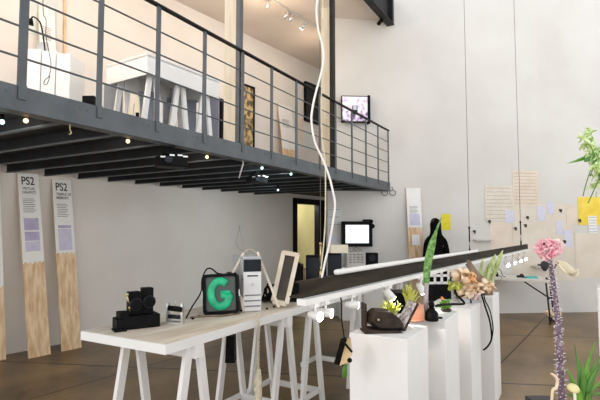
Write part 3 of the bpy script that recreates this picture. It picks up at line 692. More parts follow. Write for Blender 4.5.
# computer tower
o = T(252,311.5); d2 = (o-CAM).dot(FH); k = d2/472; Wp, Hp, Dp = 18.5*k, 53.5*k, .38
t = thing('computer_tower', 'white and grey desktop computer tower standing on the table', 'computer', o)
M = frameZ(o, YAW+radians(20)) @ Matrix.Translation((0,Dp/2,0))
obj('case', MB().box((0,.01,Hp/2), (Wp,Dp-.02,Hp), M), M_pcgrey, t, .004)
f = obj('front_panel', MB().box((0,-Dp/2,Hp*.37), (Wp*.98,.02,Hp*.72), M), M_pcwhite, t, .003)
obj('drive_bay', MB().box((0,-Dp/2-.002,Hp*.845), (Wp*.93,.02,Hp*.22), M), M_navy, t)
for z, ww, m_ in ((.655,.6,M_ink),(.30,.92,M_greyink),(.20,.92,M_greyink),(.10,.92,M_greyink)): obj('slot', MB().box((-.0,-Dp/2-.011,Hp*z), (Wp*ww*.95,.004,.010), M), m_, f)
obj('power_button', MB().cyl(M @ Vector((0,-Dp/2-.008,Hp*.5)), M @ Vector((0,-Dp/2-.016,Hp*.5)), .012, 14), M_silver, f)
# wooden strokes
def strokes(lab, pts, d, r=.008, m=M_bone, name='bent_stick'):
    b = MB(); P = [V(x,y,dd) for x, y, dd in pts]
    for a, c in zip(P, P[1:]): b.bar(a, c, .018, .018, FH)
    return tag(obj(name, b, m), lab, 'stick')
strokes('pale bent stick shaped like an arrowhead leaning on the left of the computer', [(243.5,253,d2+.1),(230.5,277,d2+.06),(241.5,299,d2-.05),(244,311.5,d2-.06)], 0)
strokes('pale straight stick leaning on the right of the computer', [(257.5,252,d2+.16),(279,307.3,d2+.06)], 0, name='stick')
tag(obj('wire', MB().tube([V(244,253,d2+.14), V(247,250,d2+.14), V(252,249.5,d2+.14), V(256,253,d2+.16)], .003, 6, True), M_rope), 'thin beige wire bowed over the top of the computer', 'wire')
tag(obj('wire', MB().tube([V(247,255,d2+.2), V(240,249,d2+.3), V(236,243,d2+.35), V(238,234,d2+.4), V(240,229,d2+.4), V(239,226,d2+.4), V(244,250,d2+.2), V(247,255,d2+.2)], .0018, 6, True), M_greyink), 'thin grey wire springing up behind the computer', 'wire')
# leaning pale frame with a dark pane
o = T(283,304); d3 = d2+.15
t = thing('leaning_frame', 'pale wooden frame with a dark pane leaning on the table', 'frame', T(281,305))
cs = [(283.5,252.5,d3+.22),(297.5,255,d3+.20),(286.5,304,d3+.0),(273,301,d3+.02)]
P = [V(*c) for c in cs]; b = MB()
for i in range(4): b.bar(P[i], P[(i+1)%4], .036, .028, FH)
b.box((0,0,0),(.03,.036,.03),frameZ(P[0],YAW)).box((0,0,0),(.03,.036,.03),frameZ(P[1],YAW))
obj('frame', b, M_bone, t)
bk = MB(); q = [bk.b.verts.new(p+FH*.01) for p in P]; q2 = [bk.b.verts.new(p+FH*.02) for p in P]
bk.b.faces.new(q); bk.b.faces.new(q2[::-1])
for i in range(4): bk.b.faces.new((q[i], q[(i+1)%4], q2[(i+1)%4], q2[i]))
obj('pane', bk, M_darkglass, t)
# dark gear behind
o = V(294,296,d3+.45); o.z = TBZ
tag(obj('equipment_case', MB().box((0,0,.16), (.17,.25,.32), frameZ(o, YAW)).box((0,0,.325), (.12,.2,.015), frameZ(o,YAW)), M_black, None, .01), 'black upright equipment case behind the leaning pale frame', 'case')
b = MB()
for i in range(9):
    c = V(random.uniform(264,276), 297, d2+.4+random.uniform(0,.2)); c.z = TBZ+.01
    q = [c+Vector((random.uniform(-.07,.07), random.uniform(-.07,.07), random.uniform(0,.16))) for _ in range(6)]; q[0].z = TBZ+.008; q[-1].z = TBZ+.008
    b.tube(q, .007, 6, True)
tag(obj('cable_tangle', b, M_blackmatt), 'tangle of black cables on the table right of the computer', 'cables')
b = MB()
for i in range(6):
    x = 297+i*1.7; b.tube([V(x,290,d3+.4), V(x+random.uniform(-3,2),276,d3+.4), V(x+random.uniform(-2,4),268,d3+.42)], .006, 6, True)
for v in b.b.verts: v.co.z = max(v.co.z, TBZ+.004)
b.tube([V(298,290,d3+.4)*1, V(300,280,d3+.4)], .006)
q = V(300,290,d3+.4); q.z = TBZ; b.box((0,0,.02), (.12,.06,.04), frameZ(q, YAW))
tag(obj('cable_tangle', b, M_bark), 'brown knot of cables standing behind the near end of the hanging beam', 'cables')
for k, (x0, x1, yt, dp, lab) in enumerate(((306,325,255,4.55,'black monitor on the table in front of the yellow doorway'),(328,341.5,253,5.2,'black monitor on the table under the cream carton'))):
    a, c_ = V(x0,280,dp), V(x1,280,dp); m_ = (a+c_)/2; m_.z = TBZ; ht = V(x0,yt,dp).z-TBZ; M = frameZ(m_, YAW-.1)
    t = thing('monitor', lab, 'monitor', m_, 'black monitors on the long table'); wq = (c_-a).length
    obj('casing', MB().box((0,0,ht*.55), (wq,.05,ht*.9), M), M_black, t, .006); obj('screen', MB().box((0,-.026,ht*.56), (wq*.88,.006,ht*.76), M), M_navy, t)
    obj('stand', MB().box((0,.02,ht*.06), (wq*.5,.14,.02), M).box((0,.03,ht*.1),(.05,.03,ht*.2),M), M_black, t)
    if k == 1:
        top = m_.copy(); top.z = TBZ+ht
        tag(obj('carton', MB().box((.05,0,.045), (.19,.05,.09), frameZ(top, YAW)), M_cream), 'small cream carton on top of a black monitor by the door', 'box')
for x, y in ((236,312),(241,311.5),(267,309.5),(274,307.5),(193,319.5),(199,317)):
    q = T(x, y); 
    tag(obj('black_pebble', MB().ball(q+Z*.008, .011, (1,1,.72), 8), M_black), 'small black pebble-like knob on the table edge near the computer', 'knob', 'black knobs on the table')
# rope and bundle hanging at the table front
q = Vector((TX1+.012, 0, TBZ-.01)); 
def onX(px, py, X): r = ray(px,py); return CAM+r*(X/r.x)
pts = [onX(258.5,y,TX1+.02) for y in (317,330,345,360,378,402)]
t = thing('hanging_rope', 'twisted pale rope hanging over the front edge of the table', 'rope', pts[-1])
b = MB()
for ph in (0,pi):
    P = [];  n = 60
    for i in range(n+1):
        z = pts[0].z+(pts[4].z-pts[0].z)*i/n; P.append(Vector((pts[0].x+.006*cos(i*.9+ph), pts[0].y+.006*sin(i*.9+ph), z)))
    b.tube(P, .0042, 6)
b.tube([pts[0], pts[0]+Z*.012, T(258,314)+Z*.004], .006); obj('rope', b, M_rope, t)
b = MB(); P = pts[3:]
b.tube([pts[4]+Z*.06, pts[4], pts[4]-Z*.1, pts[4]-Z*.25, pts[4]-Z*.42], lambda u: .010+.016*sin(pi*min(1,u*.8+.1)), 10)
for i in range(14): q = pts[4]-Z*(.02+.027*i); b.ball(q+Vector((random.uniform(-.012,.016),random.uniform(-.016,.016),0)), .017, (1,1,1.6), 7, None, .25)
obj('frayed_end', b, M_rope, t)
q = V(231,348,3.75)
tag(obj('bag', MB().box((0,0,.0), (.075,.12,.2), frameZ(q, YAW), 1, .8).tube([q+Z*.1, V(230,330,3.75)+Z*.05], .006), M_black, None, .01), 'small black bag hanging under the table in the second trestle', 'bag')

# ------------------------------------------------------------------ pedestals and the plant sculptures
PT = 1.0
PED = [(-1.143,2.575,-.797,'white pedestal nearest the camera, carrying the dark brown shell'),(-1.085,3.22,-.741,'second white pedestal, carrying the tall snake plant leaf'),
       (-1.045,3.90,-.70,'third white pedestal, with black cables looping over its edge'),(-.985,4.66,-.64,'fourth white pedestal, farthest in the row by the orange flowers')]
PTOP = []
for k, (x0, y0, x1, lab) in enumerate(PED):
    zt = (1.0,1.0,.985,.985)[k]
    tag(obj('pedestal', MB().box(((x0+x1)/2,y0+.215,zt/2), (x1-x0,.43,zt), None), M_white, None, .003), lab, 'pedestal', 'white pedestals in a row'); PTOP.append(zt)
def on(k, px, py): return G(px, py, PTOP[k])
# 1: dark shell with plant and circuit board
o = on(0,381,331); d1 = (o-CAM).dot(FH); k = d1/472
t = thing('brown_shell', 'dark brown leathery clam-like shell on the nearest pedestal', 'sculpture', o, None); M = frameZ(o, YAW+.1)
poly = [(-11,5),(-10,14),(-4,18.5),(3,18.2),(11,17),(18,11.5),(22,5),(22.5,0),(-2,0)]
obj('domed_shell', MB().prism([(x*k,max(0,z)*k+.006) for x, z in poly], M @ Matrix.Translation((0,.05,0)), .16), M_leather, t, .007)
obj('lower_lip', MB().prism([(-20*k,.002),(-14*k,4*k),(-4*k,2.4*k),(14*k,2*k),(19*k,.002)], M @ Matrix.Translation((0,-.01,0)), .14), M_leather, t, .005)
obj('back_plate', MB().box((-13*k,.10,.075), (.012,.10,.15), M), M_leather, t)
obj('rim', MB().tube([M @ Vector((-12*k,-.035,10*k)), M @ Vector((-4*k,-.045,4.5*k)), M @ Vector((8*k,-.045,3*k)), M @ Vector((20*k,-.04,3*k))], .006, 8, True), M_black, t)
obj('stud', MB().ball(M @ Vector((-4*k,-.033,12*k)), .008), M_brass, t)
t = thing('circuit_board', 'slanted device with exposed circuit board leaning by the brown shell', 'sculpture', on(0,400,332))
a0, a1 = V(399,331,d1+.02), V(413,301,d1+.06); a0.z = max(a0.z, PTOP[0]+.012); ax = (a1-a0).normalized()
sd = (RT*.55-FH*.84); sd = (sd-ax*sd.dot(ax)).normalized(); nm = ax.cross(sd)
Mq = basis((a0+a1)/2, sd, nm, ax); Lq = (a1-a0).length
obj('case', MB().box((0,.012,0), (.075,.018,Lq), Mq), M_leather, t, .003); obj('board', MB().box((0,-.002,0), (.066,.012,Lq*.94), Mq) if nm.dot(FH) > 0 else MB().box((0,.026,0), (.066,.012,Lq*.94), Mq), M_board, t)
ch = MB()
for i in range(7): ch.box((random.uniform(-.02,.02), -.012 if nm.dot(FH) > 0 else .036, (i/6-.5)*Lq*.8), (.018,.012,.014), Mq)
obj('chip', ch, M_silver, t)
def succulent(lab, c, r, h, n, m, name='succulent', w=.016, spread=1.0, group=None):
    t = thing(name, lab, 'plant', c, group); b = MB()
    for i in range(n):
        a_ = i*2.4; rr = r*sqrt((i+.5)/n)*spread; e = Vector((cos(a_)*rr, sin(a_)*rr, h*random.uniform(.55,1)))
        b.leaf([c+Vector((cos(a_),sin(a_),0))*.01, c+e*.55+Z*h*.12, c+e], w*random.uniform(.8,1.25), .004, Vector((-sin(a_),cos(a_),0)))
    obj('leaf', b, m, t); obj('root_ball', MB().ball(c+Z*.012, .03, (1,1,.5), 10, None, .2), M_soil, t)
    return t
c = V(391,318,d1+.17); c.z = PTOP[0]+.012
tt_ = succulent('yellow-green succulent sprouting behind the brown shell', c, .085, .14, 26, M_lime, w=.02)
b = MB()
for x, y in ((387,301),(389.5,296),(397,300)): b.leaf([c+Z*.04, V(x+1,(y+312)/2,d1+.17), V(x,y,d1+.17)], .014)
obj('shoot', b, M_lime, tt_)
# 2: coral pot, tube with snake leaf, jar, moss
o = on(1,416,321.5); dA = (o-CAM).dot(FH); k = dA/472
t = thing('coral_pot', 'coral clay shard pot at the left of the second pedestal', 'pot', o); M = frameZ(o, YAW+.1)
obj('pot_body', MB().prism([(-8*k,0),(8.5*k,0),(8*k,16*k),(3*k,18*k),(-3*k,12*k),(-7*k,8*k)], M @ Matrix.Translation((0,.04,0)), .1), M_coral, t, .006)
obj('saucer', MB().cyl(o+FH*.03-RT*.01, o+FH*.03-RT*.01+Z*.012, .062, 20, .068), M_coral, t)
ob = succulent('yellow-green leafy plant growing behind the coral pot', on(1,416,321)+FH*.16, .07, .23, 24, M_lime, w=.03)
t2 = on(1,431,321)+FH*.05; t2.z = PTOP[1]
t = thing('snake_plant', 'tall single snake plant leaf growing from a grey tube', 'plant', t2); dS = (t2-CAM).dot(FH)
tube_top = V(426.5,283,dS)
obj('tube', MB().tube([(t2.x-.012,t2.y-.01,PTOP[1]), V(426,300,dS), tube_top], .0145, 14), M_greytube, t)
lp_ = [V(426.5,286,dS), V(427.5,268,dS), V(431,250,dS), V(435,235,dS), V(441.5,217,dS)]
obj('leaf', MB().leaf(lp_, .053, .006, RT, lambda u: (.62+.38*sin(pi*min(1,u*1.25)))*min(1,(1-u)*2.6+.03), .25), M_sans, t)
o = on(1,433,321.5)+FH*.03; o.z = PTOP[1]; kk = dS/472
t = thing('black_jar', 'small black jar with a narrow neck on the second pedestal', 'jar', o)
obj('jar_body', MB().lathe([(6.2*kk,0),(6.6*kk,2*kk),(6*kk,8*kk),(3.4*kk,11*kk),(2.2*kk,13*kk)], o), M_black, t)
obj('stopper', MB().lathe([(2.6*kk,13*kk),(3*kk,16*kk),(2*kk,19*kk)], o), M_blackmatt, t); obj('spout', MB().bar(o+Z*.02, o+RT*.07+Z*.018, .012, .012), M_blackmatt, t)
tag(obj('cable', MB().tube([V(436,306,dS), V(443,304.6,dS+.1), V(454,304.2,dS+.3), V(464,303.6,dS+.5), V(461,299,dS+.52), V(456.5,295,dS+.52), V(455,290,dS+.55)], .009, 10, True), M_blackmatt), 'thick black cable from the black jar towards the orange flowers', 'cable')
c = V(446,303,dS+.32); c.z = PTOP[1]
t = thing('moss_plant', 'low green moss plant with orange tips behind the black jar', 'plant', c); b = MB(); b2 = MB()
for i in range(40):
    a_ = random.uniform(0,2*pi); r_ = random.uniform(.01,.07); e = c+Vector((cos(a_)*r_, sin(a_)*r_, random.uniform(.03,.09)))
    b.leaf([c+(e-c)*.2, c+(e-c)*.6+Z*.015, e], .016, .003)
    if i % 8 == 0: obj('flower', MB().ball(e+Z*.004, .010, jit=.1, seg=8), M_orange, t)
obj('leaf', b, M_leaf, t); obj('root_ball', MB().ball(c+Z*.01, .04, (1,1,.5), 10), M_soil, t)
b = MB(); tf = V(431,291,dS+.25); 
for i in range(8): 
    q = V(420+i*3.4, 297-(i%3)*3, dS+.3)
# 3 / 4: orange flower sculpture
o = on(2,468,302); o.z = PTOP[2]; dF = (o-CAM).dot(FH)
t = thing('flower_sculpture', 'sculpture of orange and peach blooms with driftwood and upright leaves', 'sculpture', o)
obj('base_box', MB().box((0,.0,.025), (.19,.16,.05), frameZ(o+FH*.02, YAW+.1)), M_pcgrey, t, .004)
obj('soil_tray', MB().box((.07,.05,.075), (.30,.14,.04), frameZ(o, YAW+.1)), M_bark, t, .008)
def petals(b, c, r, n, w, up=.4, th=.003):
    for i in range(n):
        a_ = i*2.399; el = up*(1-(i/n))*1.6; rr = r*(.45+.55*i/n)
        dv = Vector((cos(a_)*cos(el), sin(a_)*cos(el), sin(el)+.12))
        b.leaf([c+dv*rr*.1, c+dv*rr*.6+Z*r*.12, c+dv*rr], w, th, Vector((-sin(a_),cos(a_),0)), lambda u: max(.12,sin(pi*min(1,.15+u*.75))), .3)
for x, y, r, m_, nm_ in ((461,277,.105,M_peach,'peach_bloom'),(470,279,.075,M_orange,'orange_bloom'),(474,288,.09,M_peach,'peach_bloom'),(487,287,.075,M_peach,'peach_bloom'),(455,287,.07,M_lime,'yellow_bloom'),(465,292,.085,M_peach,'peach_bloom'),(474,296,.06,M_blush,'blush_bloom')):
    b = MB(); c = V(x,y,dF-.06)
    for i in range(16):
        z = 1-2*(i+.5)/16; a_ = i*2.399+x; rr = sqrt(1-z*z); dv = Vector((rr*cos(a_), rr*sin(a_), z*.8+.1)); rd = r*random.uniform(.6,1.05)
        cv = Vector((random.uniform(-1,1),random.uniform(-1,1),random.uniform(-.4,1)))*r*.3
        b.leaf([c+dv*rd*.1, c+dv*rd*.6+cv, c+dv*rd+cv*.3, c+dv*rd*1.15-cv*.6], r*random.uniform(.45,.75), .003, dv.cross(cv), lambda u: max(.1,sin(pi*min(1,.12+u*.84))), random.uniform(.2,.7))
    obj(nm_, b, m_, t)
b = MB()
b.bar(V(468,263,dF+.08), V(481,281,dF+.08), .05, .03, FH).bar(V(469,266,dF+.1), V(489,285,dF+.1), .03, .03, FH).tube([V(468,260,dF+.08), V(470,270,dF+.08), V(480,290,dF+.06)], .016, 8)
obj('driftwood', b, M_bark, t)
for pts, w_ in (([(484,292),(489,275),(493,262),(495.5,254)],.034),([(488,290),(495,272),(499,260),(503,250)],.040),([(480,290),(481,270),(483,258)],.026),([(492,292),(493,280),(494,268)],.026),([(485,290),(490,270),(492,258)],.024),([(478,292),(485,274),(489,263)],.030)):
    obj('snake_leaf', MB().leaf([V(x,y,dF+.09+random.uniform(-.03,.05)) for x, y in pts], w_, .005, RT, None, .25), mat('snake_leaf_pale',(.30,.42,.10),(.58,.66,.32),rough=.45,scale=22) , t)
b = MB()
for x in (450,453,457): b.leaf([V(457,296,dF), V(x,284,dF), V(x-1,272+random.random()*8,dF)], .022)
obj('side_leaf', b, M_leaf, t)
obj('pot_bowl', MB().lathe([(.03,0),(.05,.02),(.055,.05),(.045,.052)], V(461,300,dF+.0)*1, 16), M_bark, t)  # small bark-brown bowl among the blooms
obj('sprig', MB().tube([V(469,296,dF-.05), V(471,302,dF-.06), V(470.5,306,dF-.07)], .008, 8, True), M_leather, t)
pts1 = [V(479,288,dF-.03), V(482,296,dF-.08), V(485,306,dF-.1), V(490,322,dF-.1), V(491.5,338,dF-.1), V(488,346,dF-.1), V(483.5,350,dF-.1)]
tag(obj('cable', MB().tube(pts1, .007, 8, True), M_blackmatt), 'black cable loop dangling from the orange flowers, inner strand', 'cable', 'dangling cables')
pts2 = [V(483,289,dF-.03), V(485,300,dF-.11), V(490,311,dF-.12), V(493,328,dF-.12), V(491,341,dF-.12), V(486,348,dF-.12), V(483,350,dF-.12)]
tag(obj('cable', MB().tube(pts2, .005, 8, True), M_blackmatt), 'black cable loop dangling from the orange flowers, outer strand', 'cable', 'dangling cables')
# black cases and a slatted crate beyond the row
for x0, x1, yt, dp, lab in ((392,412,291,5.3,'black flight case on the floor behind the coral pot'),(429,447,283,6.0,'black flight case on the floor behind the moss plant')):
    a, c_ = V(x0,300,dp), V(x1,300,dp); m_ = (a+c_)/2; m_.z = 0; ht = V(x0,yt,dp).z; M = frameZ(m_, YAW+.1)
    t = thing('flight_case', lab, 'case', m_, 'black flight cases'); obj('body', MB().box((0,0,ht/2), ((c_-a).length,.3,ht-.0), M), M_black, t, .01)
    obj('trim', MB().box((0,0,ht*.75), ((c_-a).length+.008,.308,.02), M), M_silver, t)
q = (V(424,283,6.0)+V(452,283,6.0))/2; q.z = ht
t = thing('slatted_crate', 'white crate with dark slots on a black flight case behind the snake plant', 'crate', q); M = frameZ(q, YAW+.1)
b = MB(); Wc, Hc = .35, .21
for i in range(5): b.box((-Wc/2+Wc*i/4,-.12,Hc/2), (.028,.012,Hc), M)
for z in (.015,Hc/2,Hc-.015): b.box((0,-.12,z), (Wc,.012,.03), M)
b.box((-Wc/2,0,Hc/2), (.012,.24,Hc), M).box((Wc/2,0,Hc/2), (.012,.24,Hc), M)
obj('slats', b, M_white, t); obj('dark_inside', MB().box((0,.02,Hc/2), (Wc-.03,.2,Hc-.02), M), M_black, t)

# ------------------------------------------------------------------ things on the back wall
def pinned(name, rect, m, lab, cat='paper', group='papers pinned on the back wall', th=.004, off=.0):
    x0, y0, x1, y1 = rect; mid, wd, hh = wall_panel(name, rect, WB, WB_T, WB_N, th, m, off)
    M = basis(mid, WB_T, -WB_N, Z)
    return obj_tagged(name, MB().box((0,0,0), (wd,th,hh), M), m, lab, cat, group), M, wd, hh
def obj_tagged(name, b, m, lab, cat, group): return tag(obj(name, b, m), lab, cat, group)
def written(name, rect, m, lab, ink, rows, cat='drawing', off=0, th=.004):
    x0, y0, x1, y1 = rect; mid, wd, hh = wall_panel(name, rect, WB, WB_T, WB_N, th, m, off); M = basis(mid, WB_T, -WB_N, Z)
    t = thing(name, lab, cat, mid-Z*hh/2, 'papers pinned on the back wall'); obj('sheet', MB().box((0,0,0), (wd,th,hh), M), m, t)
    if rows < 3: return t
    g = MB()
    for r_ in range(rows):
        z = hh*.42-hh*.84*r_/max(1,rows-1); x = -wd*.44
        while x < wd*.40:
            l = random.uniform(.02,.09)*wd*1.6; l = min(l, wd*.44-x)
            g.box((x+l/2,-th/2-.0006,z+random.uniform(-.004,.004)), (l,.001,min(.010,hh/rows*.3)), M); x += l+.02*wd
    obj('writing', g, ink, t)
    return t
written('drawing', (512.5,204,575,281), M_beige, 'largest beige sheet on the back wall behind the pink flower', M_beige, 2, off=.0)
written('drawing', (575,233,606,278), M_beige, 'beige sheet low on the back wall under the yellow poster', M_sand, 3)
written('drawing', (485,185.5,513,221), mat('writing_paper',(.68,.63,.55),(.74,.70,.63),rough=.95,scale=4), 'beige handwritten sheet left of the far suspension wire', M_brownink, 9, off=.004)
written('drawing', (512.5,170.5,538,206), M_sand, 'pinkish handwritten sheet crossed by the far suspension wire', M_brownink, 10, off=.005)
written('drawing', (490,222,513,252), M_sand, 'faint pinkish sketch below the beige handwritten sheet', M_beige, 3)
for rc, m_, lab in (((505,210,514,223),M_bluepaper,'pale blue slip overlapping the foot of the beige handwritten sheet'),((537,206,545,221),M_bluepaper,'pale blue slip under the pinkish sheet, left of two'),
                    ((547,202,553.5,214),M_bluepaper,'pale blue slip under the pinkish sheet, right of two'),((556,221,562,234),M_bluepaper,'small pale blue slip above right of the pink flower'),
                    ((564,230,572,247),M_bluepaper,'larger pale blue slip right of the pink flower')):
    pinned('paper_slip', rc, m_, lab, off=.006)
pinned('paper_slip', (566,207,577,224), M_sand, 'pinkish slip between the blue slips and the yellow poster', off=.006)
pinned('yellow_poster', (578,197,606,225), M_yellow, 'large bright yellow poster on the back wall at the right edge', 'paper', off=.002)
written('paper_slip', (588,216,596.5,233), M_paper, 'white printed slip over the lower edge of the yellow poster', M_greyink, 6, 'paper', off=.008)
pinned('yellow_note', (441.5,214,450.5,230), M_note, 'yellow-green note on the back wall beside the person', 'paper')
for x, y, lab in ((515,228,'small black clip below the blue slips by the suspension wire'),(527,217,'upper small black clip right of the far suspension wire'),(525,225,'lower small black clip right of the far suspension wire'),(474,231,'small black clip right of the nearer far wire'),(489,221,'small dark clip above the pinkish sketch'),(560,210,'dark clip above the pale blue slips'),(579,220,'grey clip on the left edge of the yellow poster'),(564,241,'dark curved clip beside the larger blue slip'),(588,184,'') ):
    if not lab: continue
    c = WB(x,y)+WB_N*.02; M = basis(c, WB_T, -WB_N, Z)
    tag(obj('clip', MB().box((0,0,0), (.04,.03,.03), M).box((.01,0,-.03), (.018,.02,.035), M), M_ink), lab, 'clip', 'clips on the back wall')
c = WB(482,240)+WB_N*.06; M = basis(c, WB_T, -WB_N, Z)
tag(obj('ledge', MB().box((0,0,0), (.36,.12,.02), M), M_greybox), 'narrow grey ledge on the back wall between the suspension wires', 'ledge')
c = WB(539,266)+WB_N*.10; M = basis(c, WB_T, -WB_N, Z)
tag(obj('ledge', MB().box((0,0,0), (.34,.2,.025), M), M_greybox), 'grey wall ledge behind the pink flower above the folding table', 'ledge')
tag(obj('tool', MB().box((0,0,.028), (.14,.05,.03), M).box((.08,0,.035), (.05,.02,.02), M), M_ink), 'black tool lying on the wall ledge behind the pink flower', 'tool')
# papers by the door, the lower monitor
written('wall_notice', (328,208,341.5,226), M_poster, 'grey notice between the doorway and the lower monitor', M_greyink, 3, 'notice')
written('wall_notice', (328,236,338,243), M_bluepaper, 'small bluish notice left of the lower monitor', M_greyink, 2, 'notice')
t, M, wd, hh = framed('monitor', 'black monitor with a bright white screen on the lower back wall', 'monitor', (341,221.5,371,246.5), WB, WB_T, WB_N, M_black, M_screenB, th=.07, bw=.066, pname='screen', off=.05)
obj('webcam', MB().box((wd*.34,0,hh/2+.02), (.16,.07,.035), M).ball(M @ Vector((wd/2-.0,-.04,hh/2-.09)), .045).ball(M @ Vector((wd/2-.02,-.04,hh/2-.0)), .035), M_black, t)
obj('wall_mount', MB().box((0,.06,0), (.15,.05,.15), M), M_black, t)
g = MB()
for z in (.02,-.09): g.tube([M @ Vector((-.02,.0,-hh/2)), M @ Vector((.02+z,.0,-hh/2-.05)), M @ Vector((.09+z,.02,-hh/2-.08))], .004, 6, True)
obj('lead', g, M_ink, t)
q = WB(357,262)+WB_N*.28; q.z = 0; M = basis(q, WB_T, -WB_N, Z)
PZ = .93
tag(obj('plinth', MB().box((0,0,PZ/2), (.75,.42,PZ), M), M_white, None, .004), 'white plinth against the back wall below the lower monitor', 'plinth')
ht = WB(352,251.5).z-PZ+.0
t = thing('grey_machine', 'grey ventilated machine on the back-wall plinth below the monitor', 'machine', M @ Vector((-.10,0,PZ)))
obj('housing', MB().box((-.10,0,PZ+ht/2), (.34,.3,ht), M), M_greybox, t, .006)
g = MB()
for r_ in range(4):
    for cc in range(4): obj('vent', MB().box((-.10-.105+.07*cc,-.152,PZ+ht*(.35+.17*r_)), (.05,.004,.02), M), M_greyink, t)
t = thing('speaker', 'black speaker on the back-wall plinth right of the grey machine', 'speaker', M @ Vector((.2,0,PZ)))
obj('cabinet', MB().box((.205,0,PZ+ht*.48), (.22,.2,ht*.96), M), M_black, t, .008); obj('driver', MB().cyl(M @ Vector((.205,-.1,PZ+ht*.6)), M @ Vector((.205,-.108,PZ+ht*.6)), .06, 18), M_navy, t)
# sign plank on the back wall
foot = WB(414,262)+WB_N*.26; foot.z = 0
wd_ = (WB(422,225)-WB(407,225)).length
t = sign_plank(foot, WB_T, WB_N, 'printed sign plank leaning on the back wall beside the person', None, ((.50,.72,lp),), H=2.42, wd=wd_*.97, lean=.24, split=.69)
ob = [c for c in t.children if c.name.startswith('board')][0]
c = WB(414.5,236)+WB_N*.20; 
up = (Z*2.408-WB_N*.24).normalized()
cm = foot+up*1.42+WB_N*.008+Z*0
obj('white_card', MB().box((0,0,0), (.15,.004,.2), basis(cm, WB_T, -(WB_T.cross(up)) if (WB_T.cross(up)).dot(WB_N) > 0 else WB_T.cross(up), up)), M_paper, t)

# ------------------------------------------------------------------ the person
def skin(name, nodes, edges, m, parent, sub=2, root=0):
    me = bpy.data.meshes.new(name); me.from_pydata([n[0] for n in nodes], edges, [])
    o = bpy.data.objects.new(name, me); C.objects.link(o)
    md = o.modifiers.new('s', 'SKIN'); md.use_smooth_shade = True
    for i, n in enumerate(nodes):
        r = n[1]; o.data.skin_vertices[0].data[i].radius = r if isinstance(r, tuple) else (r, r)
        o.data.skin_vertices[0].data[i].use_root = (i == root)
    sd = o.modifiers.new('d', 'SUBSURF'); sd.levels = sub; sd.render_levels = sub
    dg = bpy.context.evaluated_depsgraph_get(); dg.update()
    me2 = bpy.data.meshes.new_from_object(o.evaluated_get(dg)); bpy.data.objects.remove(o)
    return me2
def skin_obj(name, nodes, edges, m, parent, M, sub=2, root=0):
    me = skin(name, nodes, edges, m, parent, sub, root)
    for v in me.vertices: v.co = (M @ v.co)-ORG[parent.name]
    me.materials.clear(); me.materials.append(m)
    o = bpy.data.objects.new(name, me); C.objects.link(o); o.parent = parent; ORG[o.name] = ORG[parent.name].copy()
    for p in me.polygons: p.use_smooth = True
    return o
pp = V(436,260,8.55); pp.z = 0
t = thing('person', 'person in a black hooded jacket standing at the back wall, seen from behind', 'person', pp)
M = frameZ(pp, YAW+.35)               # local +y: the way the person faces (to the wall)
J = [((0,0,.95),.13),((0,0,1.10),(.13,.10)),((0,.0,1.28),(.15,.105)),((0,0,1.42),(.12,.09)),((0,.01,1.52),.055),((0,.02,1.60),.075),((0,.025,1.70),.092),((0,.02,1.775),.06)]
E_ = [(0,1),(1,2),(2,3),(3,4),(4,5),(5,6),(6,7)]
def limb(nodes, root):
    i = len(J); 
    for n in nodes: J.append(n)
    E_.append((root,i)); 
    for k in range(len(nodes)-1): E_.append((i+k,i+k+1))
    return len(J)-1
for s in (-1,1):
    limb([((s*.10,0,.86),.10),((s*.105,.01,.50),.062),((s*.11,-.01,.10),.04),((s*.115,.0,.045),.042),((s*.125,.12,.03),.032)], 0)
    h = limb([((s*.18,0,1.39),.05),((s*.225,-.02,1.14),.036),((s*.225,.085,.92),.030),((s*.22,.14,.86),.026)], 3)
    for q in range(4): limb([((s*(.205+.012*q),.175,.835-.004*q),.009),((s*(.203+.012*q),.19,.80-.006*(q%3)),.008),((s*(.20+.012*q),.185,.775-.006*(q%3)),.007)], h)
    limb([((s*.195,.155,.845),.010),((s*.18,.175,.82),.008)], h)
bd = skin_obj('body', J, E_, M_skin, t, M, 2)
fc = MB(); 
fc.ball(M @ Vector((0,.122,1.665)), .016, (.8,1,1.3), 8)
obj('nose', fc, M_skin, t)
for s in (-1,1): obj('eye', MB().ball(M @ Vector((s*.034,.105,1.69)), .012, seg=8), M_ink, t)
obj('mouth', MB().ball(M @ Vector((0,.104,1.62)), .02, (1,.35,.3), 8), mat('lips',(.42,.2,.17),rough=.6), t)
obj('hair', MB().ball(M @ Vector((0,.01,1.745)), .088, (.9,1.0,.85), 14), M_hair, t)
K = [((0,0,.90),(.165,.13)),((0,0,1.12),(.16,.125)),((0,0,1.30),(.165,.125)),((0,-.01,1.44),(.13,.10)),((0,-.02,1.56),(.085,.085)),((0,-.005,1.67),(.098,.118)),((0,-.0,1.755),(.09,.11)),((0,.01,1.815),(.045,.055))]
KE = [(i,i+1) for i in range(7)]
for s in (-1,1):
    i = len(K); K += [((s*.18,0,1.39),.072),((s*.225,-.02,1.14),.060),((s*.225,.082,.93),.050)]; KE += [(3,i),(i,i+1),(i+1,i+2)]
skin_obj('hooded_jacket', K, KE, M_cloth, t, M, 2)
for s in (-1,1): pass
K = [((0,0,.93),(.15,.125))]; KE = []
for s in (-1,1):
    i = len(K); K += [((s*.10,0,.84),.115),((s*.105,.01,.50),.082),((s*.11,-.01,.12),.066)]; KE += [(0,i),(i,i+1),(i+1,i+2)]
skin_obj('trousers', K, KE, M_jeans, t, M, 2)
for s in (-1,1): obj('shoe', MB().ball(M @ Vector((s*.118,.055,.045)), .1, (.5,1.35,.45), 12), M_black, t)

